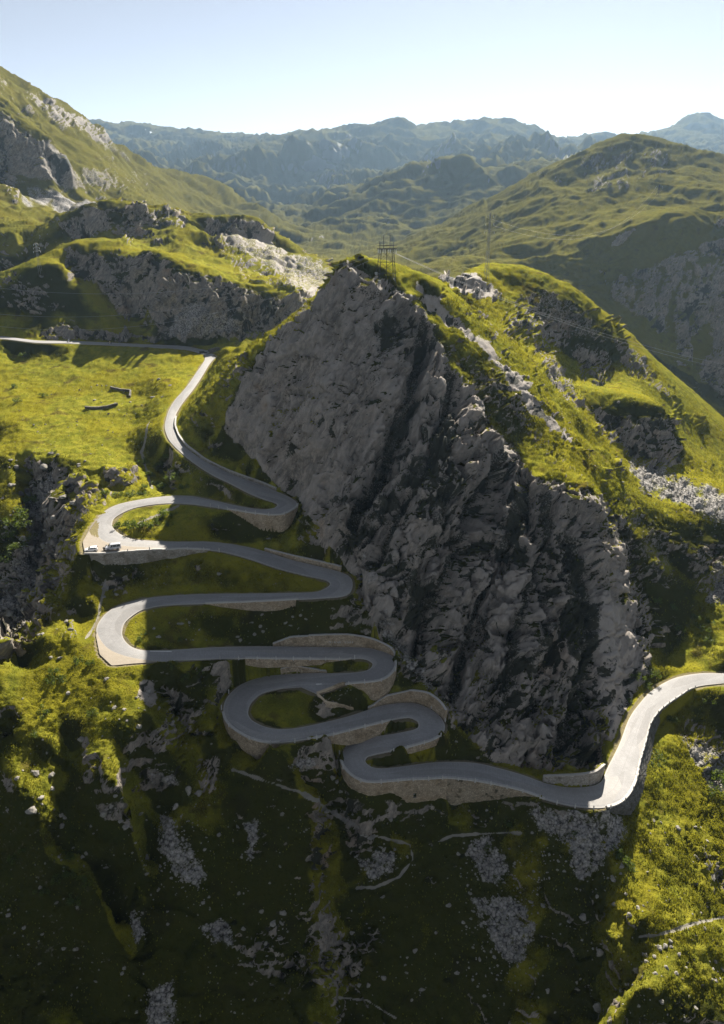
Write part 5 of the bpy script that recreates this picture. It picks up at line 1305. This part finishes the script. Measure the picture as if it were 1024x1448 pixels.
# ------------------------------------------------------------------ pylons and cables
M_STEEL = plain('galvanised_steel', (0.26, 0.27, 0.27), 0.6, 0.3); M_DARKSTEEL = plain('weathered_steel', (0.05, 0.05, 0.055), 0.7, 0.3); M_INS = plain('glass_insulator', (0.75, 0.76, 0.74), 0.2); M_CABLE = plain('aluminium_cable', (0.38, 0.38, 0.39), 0.6, 0.0)
M_FOOT = plain('pylon_concrete', (0.42, 0.41, 0.38), 0.85)
def ground_z(x, y):
    j = np.argmin((P1[:, 0] - x) ** 2 + (P1[:, 1] - y) ** 2); return float(P1[j, 2])
def portal_tower(cx, cy, rz, label):
    """squat four-legged tower with a working platform, two crossed frames and stub posts"""
    zmin = min(ground_z(cx + a, cy + b) for a in (-3, 3) for b in (-2.4, 2.4)); e = empty('pylon', (cx, cy, zmin), rz); tag(e, label, 'pylon')
    H = 13.2; rot = Matrix.Rotation(rz, 3, 'Z')
    for sx in (-1, 1):
        for sy in (-1, 1):
            f = rot @ Vector((sx * 3.1, sy * 2.4, 0)); g = ground_z(cx + f.x, cy + f.y) - zmin
            b2 = bmesh.new(); bm_bar(b2, (sx * 3.1, sy * 2.4, g - .6), (sx * 2.1, sy * 1.4, H), .10, 4); leg = bm_obj('leg', b2, M_DARKSTEEL, e)
            b2 = bmesh.new(); bm_box(b2, (sx * 3.1, sy * 2.4, g), (.8, .8, .9)); bm_obj('footing', b2, M_FOOT, leg)
    at = lambda sx, sy, t: Vector((sx * (3.1 - 1.0 * t), sy * (2.4 - 1.0 * t), H * t))
    for t0, t1 in ((.12, .40), (.40, .68), (.68, 1.0)):
        for (a, b) in (((-1, -1), (1, -1)), ((1, -1), (1, 1)), ((1, 1), (-1, 1)), ((-1, 1), (-1, -1))):
            b2 = bmesh.new(); bm_bar(b2, at(*a, t0), at(*b, t1), .042, 4); bm_bar(b2, at(*b, t0), at(*a, t1), .042, 4); bm_bar(b2, at(*a, t1), at(*b, t1), .055, 4); bm_obj('brace', b2, M_DARKSTEEL, e)
    b2 = bmesh.new(); bm_bar(b2, (0, 0, 0), (0, 0, H), .10, 6); bm_obj('mast', b2, M_DARKSTEEL, e)
    b2 = bmesh.new()
    for y in (-1.5, 0, 1.5): bm_bar(b2, (-3.0, y, H), (3.0, y, H), .13, 4)
    for x in (-2.8, -1.4, 0, 1.4, 2.8): bm_bar(b2, (x, -1.6, H + .05), (x, 1.6, H + .05), .1, 4)
    for x in (-3.0, 3.0): bm_bar(b2, (x, -1.5, H + 1.0), (x, 1.5, H + 1.0), .05, 4)
    for y in (-1.5, 1.5): bm_bar(b2, (-3, y, H + 1.0), (3, y, H + 1.0), .05, 4)
    bm_obj('platform', b2, M_DARKSTEEL, e)
    for x, hh in ((-2.4, 2.4), (-1.1, 4.2), (1.1, 4.4), (2.4, 2.2)):
        b2 = bmesh.new(); bm_bar(b2, (x, 0, H), (x, 0, H + hh), .09, 5); bm_obj('post', b2, M_DARKSTEEL, e)
    tips = []
    for x in (-2.6, -.9, .9, 2.9):
        for y in (-1.4, 1.4):
            b2 = bmesh.new()
            for k in range(6): bmesh.ops.create_cone(b2, cap_ends=True, segments=8, radius1=.2, radius2=.12, depth=.16, matrix=Matrix.Translation((x, y, H - .25 - k * .2)))
            bm_obj('insulator', b2, M_INS, e); p = rot @ Vector((x, y, H - 1.4)); tips.append(Vector((cx + p.x, cy + p.y, zmin + p.z)))
    return e, tips
def mast_tower(cx, cy, H, w0, label, mat, arms=3, rz=0.0, seg=6):
    """slender tapering lattice mast with crossarms"""
    z = ground_z(cx, cy) - 0.3; e = empty('pylon', (cx, cy, z), rz); tag(e, label, 'pylon')
    at = lambda sx, sy, t: Vector((sx * w0 * (1 - .75 * t) / 2, sy * w0 * (1 - .75 * t) / 2, H * t))
    for sx in (-1, 1):
        for sy in (-1, 1):
            b2 = bmesh.new(); bm_bar(b2, at(sx, sy, -.05), at(sx, sy, 1), .10 * w0 / 2.2, 4); bm_obj('leg', b2, mat, e)
    for k in range(seg):
        t0, t1 = k / seg, (k + 1) / seg; b2 = bmesh.new()
        for (a, b) in (((-1, -1), (1, -1)), ((1, -1), (1, 1)), ((1, 1), (-1, 1)), ((-1, 1), (-1, -1))): bm_bar(b2, at(*a, t0), at(*b, t1), .05 * w0 / 2.2, 4); bm_bar(b2, at(*b, t0), at(*a, t1), .05 * w0 / 2.2, 4)
        bm_obj('brace', b2, mat, e)
    tips = []; rot = Matrix.Rotation(rz, 3, 'Z')
    for k in range(arms):
        za = H * (0.72 + 0.12 * k); b2 = bmesh.new(); l = w0 * (1.9 - .35 * k)
        bm_bar(b2, (-l, 0, za), (l, 0, za), .07 * w0 / 2.2, 4); bm_bar(b2, (-l, 0, za), (0, 0, za + H * .04), .05 * w0 / 2.2, 4); bm_bar(b2, (l, 0, za), (0, 0, za + H * .04), .05 * w0 / 2.2, 4); arm = bm_obj('crossarm', b2, mat, e)
        for s in (-1, 1):
            b2 = bmesh.new(); bm_bar(b2, (s * l * .95, 0, za), (s * l * .95, 0, za - .9), .09, 6); bm_obj('insulator', b2, M_INS, arm)
            p = rot @ Vector((s * l * .95, 0, za - .9)); tips.append(Vector((cx + p.x, cy + p.y, z + p.z)))
    return e, tips
def cable(a, b, sag, label, r=0.034):
    a, b = Vector(a), Vector(b); n = 40; P_ = [a.lerp(b, i / n) - Vector((0, 0, sag * 4 * (i / n) * (1 - i / n))) for i in range(n + 1)]
    bm = bmesh.new(); rings = []
    for i, p in enumerate(P_):
        d = (P_[min(i + 1, n)] - P_[max(i - 1, 0)]).normalized(); s = d.cross(Vector((0, 0, 1))).normalized(); u_ = s.cross(d)
        rings.append([bm.verts.new(p + s * r * math.cos(q_) + u_ * r * math.sin(q_)) for q_ in (0, 2.094, 4.189)])
    for A, B in zip(rings[:-1], rings[1:]):
        for j in range(3): bm.faces.new((A[j], A[(j + 1) % 3], B[(j + 1) % 3], B[j]))
    o = bm_obj('power_cable', bm, M_CABLE); tag(o, label, 'cable', 'power cables strung between the pylons'); return o
g1 = P1[ground_at(547, 397)]
p1, t1 = portal_tower(float(g1[0]), float(g1[1]) + 0.4, math.radians(12), 'squat dark lattice pylon with a platform on top of the crag')
g2 = P1[ground_at(690.5, 390)]
p2, t2 = mast_tower(float(g2[0]), float(g2[1]), 30.0, 1.7, 'tall slender lattice pylon on the ridge behind the crag', M_STEEL, 3, 0.5, 9)
g3 = P1[ground_at(930.5, 274)]
p3, t3 = mast_tower(float(g3[0]), float(g3[1]), 11.0, 3.0, 'small dark pylon high on the grassy eastern mountain', M_DARKSTEEL, 2, 0.3, 3)
g4 = P1[ground_at(58, 381)]
p4, t4 = mast_tower(float(g4[0]), float(g4[1]), 17.0, 1.6, 'thin lattice pylon on the knoll above the upper road', M_STEEL, 3, 1.2, 6)
for k, dv in enumerate((0, 7)):
    a = t1[6 + (k % 2)]; e_ = atY(1090, 527 + dv, 300); cable(a, (e_[0], e_[1], e_[2] + CZ), 5.0, 'thin cable sagging from the crag pylon down over the eastern valley, %s strand' % ('upper' if k == 0 else 'lower'))
for k, (u, v) in enumerate(((-70, 398), (-70, 436), (-70, 452))):
    a = t1[k]; e_ = atY(u, v, 262 + 3 * k); cable(a, (e_[0], e_[1], e_[2] + CZ), 8.0 + k * 2, 'thin cable from the crag pylon across the western knolls, %s strand' % ('upper', 'middle', 'lower')[k])
for k in range(2): cable(t2[3 + k], t3[k], 26.0, 'thin cable rising from the slender pylon to the small pylon on the mountain, %s strand' % ('left', 'right')[k], 0.03)
# ------------------------------------------------------------------ loose stones
def rock_mesh(name, k, sub, mat):
    bm = bmesh.new(); bmesh.ops.create_icosphere(bm, subdivisions=sub, radius=0.5); rr = np.random.default_rng(k)
    off = rr.uniform(0, 50, 3); sc = rr.uniform([.9, .7, .5], [1.4, 1.1, .9])
    co = np.array([v.co[:] for v in bm.verts])
    d = 1 + 0.55 * _perlin((co * 1.9 + off).astype(np.float32)) + 0.3 * _perlin((co * 4.1 + off).astype(np.float32))
    for pl in rr.normal(size=(5, 3)):                       # knock flat faces off
        pl = pl / np.linalg.norm(pl); q_ = co @ pl; lim = rr.uniform(.26, .40); d = np.where(q_ * d > lim, lim / np.maximum(q_, 1e-3), d)
    for v, c, s in zip(bm.verts, co, d): v.co = Vector(c * s * sc)
    me = bpy.data.meshes.new(name); bm.to_mesh(me); bm.free(); me.materials.append(mat); return me
def stone_mat(name, lo, hi, lich):
    m, nt, bs = new_mat(name); b = NB(nt); tc = b.n('ShaderNodeTexCoord'); oi = b.n('ShaderNodeObjectInfo')
    n1 = b.noise(tc.outputs['Object'], 3.0, 4, 0.65)
    c = b.mix(b.ramp(n1, .35, .65), lo, hi); c = b.mix(b.math('MULTIPLY', oi.outputs['Random'], .5), c, tuple(q_ * .55 for q_ in hi)); c = b.mix(b.ramp(b.noise(tc.outputs['Object'], 1.4, 3), .5, .66, 0, .6), c, lich)
    b.link(c, bs.inputs['Base Color']); bs.inputs['Roughness'].default_value = .9; bs.inputs['Specular IOR Level'].default_value = .15; b.link(b.bump(n1, .6, .15), bs.inputs['Normal'])
    return m
M_BOULDER = stone_mat('boulder_granite', (0.20, 0.185, 0.16), (0.36, 0.335, 0.295), (0.14, 0.15, 0.085))
BOULD = [rock_mesh('boulder', 100 + k, 2, M_BOULDER) for k in range(9)]
TRACED = [  # pixel, pixel, size in pixels: single stones that stand out
 (44,1146,11),(58,1128,9),(50,1092,9),(24,1100,7),(72,1094,8),(75,1116,7),(88,1168,7),(90,1152,6),(200,1152,8),(267,1116,10),(281,1118,9),(246,1140,8),(147,1150,9),(180,1168,9),(172,1160,7),(196,1028,8),(160,1000,8),(96,980,6),(150,958,6),
 (206,978,11),(115,1045,8),(462,1148,6),(541,1268,6),(635,1282,7),(640,1134,7),(824,1298,9),(846,1345,8),(846,1422,8),(843,1268,6),(805,1305,6),(770,1280,6),(508,1395,6),(596,1400,6),(586,1342,6),(545,1382,6),(575,1375,5),
 (386,1302,8),(400,1290,7),(396,1330,6),(370,1290,6),(90,1340,6),(255,1213,7),(402,1150,6),(310,1180,5),(225,1140,6),(232,1103,7),(480,1122,5),(474,1098,7),(476,1106,6),
 (256,882,8),(268,880,5),(370,868,6),(355,878,5),(366,885,6),(372,893,5),(360,897,6),(404,880,5),(412,885,5),(430,876,5),(425,872,5),(340,905,6),(335,900,5),(470,838,5),(474,805,7),(480,810,6),(312,812,6),
 (62,660,9),(14,684,8),(50,690,9),(40,700,7),(70,705,8),(64,722,9),(52,735,8),(35,760,9),(60,770,8),(48,800,9),(30,815,8),(60,790,7),(25,840,10),(12,870,9),(4,885,8),(66,750,7),(45,775,8),(78,730,9),(88,700,9),(84,745,7),
 (72,640,7),(82,642,5),(18,650,6),(110,660,5),(120,652,5),(183,566,4),(133,565,5),(150,830,8),(145,845,7),(165,838,6),(100,890,9),(92,880,7),(85,930,7),(70,928,6),(160,810,6),(175,815,5),
 (900,1000,5),(960,1170,6),(1000,1060,6),(985,1212,6),(1000,1220,6),(1010,1240,7),(940,1335,7),(932,1340,6),(948,1330,5),(915,1350,6),(925,1352,6),(963,1350,5),(955,1374,5),(915,1360,5),(900,1372,6),(880,1225,6),(885,1262,5),(868,1245,6),
 (283,530,6),(225,535,6),(240,545,6),(215,560,5),(230,558,5),(380,665,4),(246,840,4),(190,985,5),(226,1002,6),(245,1020,5),(340,720,4),(352,735,5),(366,742,5),(380,760,5)]
ZONES = [  # pixel box, how many, smallest and largest size in pixels
 ((200,1130,880,1440), 800, 1.8, 5.5), ((0,960,220,1440), 260, 2.2, 6.5), ((880,1160,1024,1440), 120, 2.2, 6), ((235,865,520,905), 70, 1.8, 4.5), ((300,780,450,830), 35, 1.8, 4), ((240,655,420,705), 35, 1.6, 4), ((350,965,520,1025), 45, 1.8, 4.5),
 ((20,525,230,650), 240, 1.3, 4), ((0,650,115,900), 150, 3, 9), ((110,780,240,900), 70, 2, 6), ((880,640,1024,760), 160, 1.6, 4.5), ((640,1010,700,1060), 14, 2, 4), ((860,560,1024,950), 70, 1.5, 4.5), ((700,560,900,700), 30, 1.5, 4), ((230,930,330,1060), 50, 2, 5), ((740,1140,880,1260), 150, 2, 4.5),
 ((655,1190,765,1380), 170, 2, 5), ((215,1150,295,1260), 90, 2, 4.5)]
cand = []
for u, v, s in TRACED: cand.append((s * random.uniform(.9, 1.1) + 3, u, v, s))
for (u0, v0_, u1, v1_), n_, smin, smax in ZONES:
    for _ in range(n_):
        s = smin * (smax / smin) ** (random.random() ** 2.6); cand.append((s, random.uniform(u0, u1), random.uniform(v0_, v1_), s))
cand.sort(key=lambda c: -c[0])
placed = []; TRSET = {(t_[0], t_[1]) for t_ in TRACED}; clus = fbm(P1 / 11.0 + 63, 2)      # stones gather in trails and heaps
for pri, u, v, s in cand:
    j = ground_at(u, v)
    if j is None or dr_[j] < 1.2 or (crag[j] > 0.5): continue
    if (u, v) not in TRSET and clus[j] < 0.0 and random.random() < 0.8: continue
    placed.append((j, s * PD[j] / F_PX, u, v))
PLACES = [  # landmarks of the picture used to say where a stone or shrub stands
 (60, 700, 'at the head of the rocky stream gorge'), (75, 770, 'in the middle of the rocky stream gorge'), (30, 850, 'at the lower end of the rocky stream gorge'), (30, 720, 'on the west bank of the stream gorge'), (105, 730, 'on the east rim of the stream gorge'),
 (60, 560, 'on the upper meadow below the bridge'), (140, 575, 'by the curving field wall on the meadow'), (60, 625, 'on the meadow above the gorge'), (190, 620, 'on the meadow beside the top road leg'), (235, 545, 'on the rough bank under the road junction'), (180, 680, 'on the bank above the top left hairpin'),
 (205, 738, 'on the sunlit island inside the top left hairpin'), (330, 680, 'between the two topmost legs in the shade'), (385, 750, 'under the topmost stone bastion'), (160, 830, 'between the gravel bay and the second left hairpin'), (110, 870, 'on the knoll west of the second left hairpin'), (380, 800, 'on the shaded bank above the second leg'),
 (200, 890, 'on the island inside the second left hairpin'), (270, 885, 'on the shaded bank inside the second hairpin loop'), (370, 880, 'on the bank below the uneven stone wall'), (450, 880, 'on the bank above the lettered wall'), (320, 945, 'in the outcrop above the big shaded hairpin'), (430, 1000, 'inside the big shaded hairpin loop'),
 (60, 980, 'on the sunlit western spur below the gorge'), (180, 975, 'below the lower gravel bay'), (120, 1050, 'on the middle of the western spur'), (50, 1120, 'in the dark hollow of the western spur'), (150, 1160, 'at the foot of the western spur'), (90, 1250, 'on the grassy knob at lower left'), (60, 1380, 'at the bottom left corner'),
 (250, 1040, 'on the shaded bank west of the big hairpin'), (250, 1110, 'above the long scree strip'), (260, 1200, 'beside the long scree strip'), (360, 1080, 'under the rounded hairpin wall'), (400, 1110, 'on the upper part of the stony footpath'), (355, 1180, 'by the narrow scree tongue'), (480, 1110, 'at the left foot of the tallest wall'),
 (500, 1180, 'along the lower part of the stony footpath'), (600, 1150, 'at the foot of the tallest wall'), (690, 1150, 'at the foot of the mossy wall'), (690, 1215, 'by the small scree patch under the mossy wall'), (715, 1320, 'by the large scree patch in the shade'), (810, 1190, 'in the rubble fan under the lowest bend'),
 (860, 1250, 'on the shaded side of the eastern spur'), (820, 1330, 'on the dark slope right of the large scree patch'), (860, 1420, 'at the foot of the eastern spur'), (590, 1260, 'in the middle of the dark slope'), (560, 1360, 'in the stony hollow at bottom centre'), (440, 1290, 'on the dark slope left of centre'), (640, 1420, 'at the bottom edge below the scree'),
 (400, 1400, 'at the bottom edge left of centre'), (220, 1330, 'on the dark slope below the long scree strip'), (230, 1420, 'by the scree patch at the bottom edge'), (930, 1060, 'just below the sunlit revetment'), (950, 1000, 'in the hollow inside the sunlit bend'), (1000, 1080, 'by the rocks at the right edge'), (950, 1180, 'on the sunlit slope below the bend'),
 (1000, 1230, 'by the small outcrop at the right edge'), (940, 1330, 'by the footpath on the sunlit slope'), (960, 1410, 'at the bottom right corner'), (930, 690, 'on the scree fan under the grassy ledge'), (990, 700, 'at the right end of the scree fan'), (900, 620, 'on the rocks of the grassy ledge'), (1000, 880, 'on the bank above the right road end'), (890, 960, 'at the right foot of the crag'),
 (900, 750, 'on the green flank right of the crag'), (800, 620, 'on the grassy ridge behind the crag'), (670, 1030, 'at the foot of the crag by the lowest right hairpin')]
_pl = np.array([(a_, b_) for a_, b_, c_ in PLACES], float)
def place_of(u, v): return PLACES[int(np.argmin(np.hypot(_pl[:, 0] - u, (_pl[:, 1] - v) * 1.1)))][2]
TAKEN = {}
def unique_label(kind, u, v, words):
    """first description of this place not given away yet"""
    where = place_of(u, v)
    for w in words:
        lab = w + ' ' + kind + ' ' + where
        if lab not in TAKEN: TAKEN[lab] = 1; return lab
    return words[-1] + ' ' + kind + ' ' + where
NB_ = 290
for k, (j, size, u, v) in enumerate(placed[:NB_]):
    o = link_mesh('boulder', BOULD[k % len(BOULD)]); p_ = P1[j]
    o.location = (p_[0], p_[1], p_[2] - size * 0.08); o.scale = (size * 1.15,) * 3; o.rotation_euler = (random.uniform(-.4, .4), random.uniform(-.4, .4), random.uniform(0, 6.28))
    tag(o, unique_label('boulder', u, v, ('largest pale', 'second largest pale', 'third largest pale', 'smaller pale')), 'boulder', 'boulders ' + place_of(u, v))
def scatter_mesh(name, items, protos, mat):
    """many small copies joined in one mesh: items = (position, scale, rotation about z, tilt)"""
    Vs, Fs, off = [], [], 0
    pr = [(np.array([v.co[:] for v in m.vertices]), np.array([p.vertices[:] for p in m.polygons])) for m in protos]
    for k, (pos, s, r, tl) in enumerate(items):
        v, f = pr[k % len(pr)]; c, sn = math.cos(r), math.sin(r); M = np.array([[c, -sn, 0], [sn, c, 0], [0, 0, 1]]) @ np.array([[1, 0, 0], [0, math.cos(tl), -math.sin(tl)], [0, math.sin(tl), math.cos(tl)]])
        Vs.append(v @ M.T * s + pos); Fs.append(f + off); off += len(v)
    V = np.concatenate(Vs); F_ = np.concatenate(Fs)
    o = build_mesh(name, F_.astype(np.int32), V, mat); o.data.polygons.foreach_set('use_smooth', np.zeros(len(o.data.polygons), bool)); return o
small = [rock_mesh('loose_stone', 300 + k, 1, M_BOULDER) for k in range(6)]
items = [(P1[j] + [0, 0, s * .0], s * 1.1, random.uniform(0, 6.28), random.uniform(-.5, .5)) for j, s, u, v in placed[NB_:]]
# scree blocks
sj = np.nonzero((scree > 0.35) & (Yf < 330) & (dr_ > 1.5) & (PUV[:, 1] < 1500))[0]
for j in RNG.choice(sj, min(5200, len(sj)), replace=False):
    s = (PD[j] / F_PX) * 1.5 * (4.2 / 1.5) ** (random.random() ** 2.2); items.append((P1[j] + [0, 0, s * .1], s, random.uniform(0, 6.28), random.uniform(-.6, .6)))
o = scatter_mesh('loose_stones', items, small, M_BOULDER); o['kind'] = 'stuff'

# ------------------------------------------------------------------ shrubs and tussocks
def leaf_mat(name, a, c, trans):
    m, nt, bs = new_mat(name); b = NB(nt); co = b.n('ShaderNodeTexCoord').outputs['Object']; oi = b.n('ShaderNodeObjectInfo')
    col = b.mix(b.ramp(b.noise(co, 0.6, 3), .35, .65), a, c)
    b.link(col, bs.inputs['Base Color']); bs.inputs['Roughness'].default_value = .6; bs.inputs['Specular IOR Level'].default_value = .3
    tr = b.n('ShaderNodeBsdfTranslucent'); b.link(b.mix(0.5, col, trans), tr.inputs['Color'])
    ms = b.n('ShaderNodeMixShader'); ms.inputs[0].default_value = .45; b.link(bs.outputs[0], ms.inputs[1]); b.link(tr.outputs[0], ms.inputs[2]); b.link(ms.outputs[0], nt.nodes['Material Output'].inputs[0])
    return m
M_LEAF = leaf_mat('alder_leaves', (0.045, 0.075, 0.012), (0.085, 0.115, 0.016), (0.20, 0.26, 0.02)); M_BLADE = leaf_mat('grass_blades', (0.115, 0.125, 0.012), (0.20, 0.19, 0.016), (0.36, 0.34, 0.02)); M_TWIG = plain('twig_bark', (0.06, 0.045, 0.03), .9)
def shrub_meshes(k):
    rr = np.random.default_rng(500 + k); lobes = rr.normal(size=(7, 3)) * [.38, .38, .16] + [0, 0, .42]; V, F_ = [], []
    for i in range(330):
        c = lobes[rr.integers(7)]; d = rr.normal(size=3); d /= np.linalg.norm(d); p_ = c + d * rr.uniform(.16, .34); p_[2] = max(p_[2], .03)
        t = rr.normal(size=3); t /= np.linalg.norm(t); n_ = np.cross(t, d); n_ /= np.linalg.norm(n_) + 1e-6; s = rr.uniform(.05, .11)
        b0 = len(V); V += [p_ - t * s, p_ + n_ * s * .6, p_ + t * s, p_ - n_ * s * .6]; F_.append((b0, b0 + 1, b0 + 2, b0 + 3))
    me = bpy.data.meshes.new('foliage'); me.from_pydata([tuple(p_) for p_ in V], [], F_); me.materials.append(M_LEAF)
    bm = bmesh.new()
    for c in lobes: bm_bar(bm, (0, 0, -.1), c, .022, 4)
    m2 = bpy.data.meshes.new('stems'); bm.to_mesh(m2); bm.free(); m2.materials.append(M_TWIG)
    return me, m2
SHR = [shrub_meshes(k) for k in range(4)]
SHRUBS = [  # pixel, pixel, width in pixels
 (172,744,12),(182,745,13),(193,746,12),(203,744,13),(214,742,11),(222,735,12),(230,728,13),(240,730,10),(238,742,9),(42,712,14),(30,730,16),(20,745,16),(36,745,12),(14,760,15),(24,775,13),(10,790,14),(40,760,10),
 (232,690,12),(222,684,10),(246,678,12),(260,690,10),(212,672,10),(225,660,9),(205,655,9),(236,650,8),(150,698,9),(165,700,9),(185,700,10),(200,698,9),(205,690,9),
 (945,1000,16),(955,992,15),(935,1010,13),(966,990,13),(948,1018,12),(930,1070,12),(925,1085,10),(1016,1106,18),(1022,1095,14),(1008,1120,12),(1000,990,12),(905,985,9),(915,970,10),(925,955,10),(905,960,11),(890,990,7),
 (990,890,12),(1000,905,10),(985,870,9),(950,860,8),(930,850,9),(960,890,8),(1005,880,9),(880,1215,14),(892,1228,12),(872,1205,10),(720,1165,9),(812,1180,9),(690,1200,7),(560,1160,7),(60,1010,12),(75,950,11),(88,958,10),(70,965,9),(110,935,11),(125,940,9),
 (50,1040,9),(130,1010,9),(100,1235,12),(80,1245,11),(120,1250,11),(60,1262,10),(105,1275,12),(20,1215,11),(35,1205,9),(380,1050,7),(255,905,7),(270,925,8),(262,960,9),(245,945,9),(280,950,8),(30,505,8),(60,560,7),(25,565,7),(75,640,6),(20,548,7),(100,1212,12),(180,880,7),(205,895,7),(196,905,7)]
for k, (u, v, w) in enumerate(SHRUBS):
    j = ground_at(u, v)
    if j is None or dr_[j] < 0.8: continue
    size = w * PD[j] / F_PX * 0.95; p_ = P1[j]
    e = empty('shrub', (p_[0], p_[1], p_[2] - 0.05), random.uniform(0, 6.28)); e.scale = (size, size, size * random.uniform(.8, 1.1))
    for me, nm in zip(SHR[k % 4], ('foliage', 'stems')): link_mesh(nm, me, e)
    tag(e, unique_label('leafy shrub', u, v, ('green',)), 'shrub', 'shrubs ' + place_of(u, v))
# tussocks of grass
gm = (rock < 0.35) & (scree < 0.3) & (path < 0.3) & (Yf < 400) & (dr_ > 1.0) & (PUV[:, 0] > -30) & (PUV[:, 0] < 1054) & (PUV[:, 1] > 420) & (PUV[:, 1] < 1480)
gj = np.nonzero(gm)[0]; gw = np.clip(0.35 + fbm(P1[gj] / 6.0 + 77, 2) * 1.6, 0.02, 1) * (1.02 - heath_and_shade[gj]) * (0.25 + 0.75 * sstep(0.97, 0.86, N0[gj, 2])); gj = RNG.choice(gj, 80000, replace=False, p=gw / gw.sum())
n_ = len(gj); base = P1[gj] + RNG.uniform(-.12, .12, (n_, 3)) * [1, 1, 0]; hgt = RNG.uniform(.16, .45, n_) * np.clip(PD[gj] / 180, .9, 1.5) * (0.55 + 0.45 * sstep(0.97, 0.86, N0[gj, 2])); V = np.empty((n_, 9, 3), np.float32)
for q_ in range(3):
    az = RNG.uniform(0, 2 * math.pi, n_); d = np.stack([np.cos(az), np.sin(az), np.zeros(n_)], 1); s = np.stack([-d[:, 1], d[:, 0], d[:, 2]], 1); w = (hgt * RNG.uniform(.22, .42, n_))[:, None]
    V[:, q_ * 3] = base - s * w; V[:, q_ * 3 + 1] = base + s * w; V[:, q_ * 3 + 2] = base + d * (hgt * RNG.uniform(.2, .8, n_))[:, None] + np.stack([0 * hgt, 0 * hgt, hgt], 1)
V = V.reshape(-1, 3); o = build_mesh('grass_tussocks', np.arange(len(V), dtype=np.int32).reshape(-1, 3), V, M_BLADE); o['kind'] = 'stuff'

# ------------------------------------------------------------------ air
hm = bpy.data.materials.new('mountain_haze'); hm.use_nodes = True
ht = hm.node_tree; ht.nodes.clear()
ho = ht.nodes.new('ShaderNodeOutputMaterial'); hv = ht.nodes.new('ShaderNodeVolumePrincipled')
hv.inputs['Color'].default_value = (0.48, 0.72, 1.0, 1); hv.inputs['Density'].default_value = 0.000038; hv.inputs['Anisotropy'].default_value = 0.4
ht.links.new(hv.outputs[0], ho.inputs['Volume'])
zlo, zhi = float(P1[:, 2].min()) - 1.0, max(float(P1[:, 2].max()), CZ) + 8.0
bm = bmesh.new(); bmesh.ops.create_cube(bm, size=1.0)
x1 = float(np.abs(P1[:, 0]).max()) + 30; y0, y1 = -60.0, float(P1[:, 1].max()) + 30
for v in bm.verts: v.co = Vector((v.co.x * 2 * x1, (y0 + y1) / 2 + v.co.y * (y1 - y0), (zlo + zhi) / 2 + v.co.z * (zhi - zlo)))
me = bpy.data.meshes.new('haze'); bm.to_mesh(me); bm.free(); me.materials.append(hm)
o = bpy.data.objects.new('haze', me); COL.objects.link(o); o['kind'] = 'stuff'
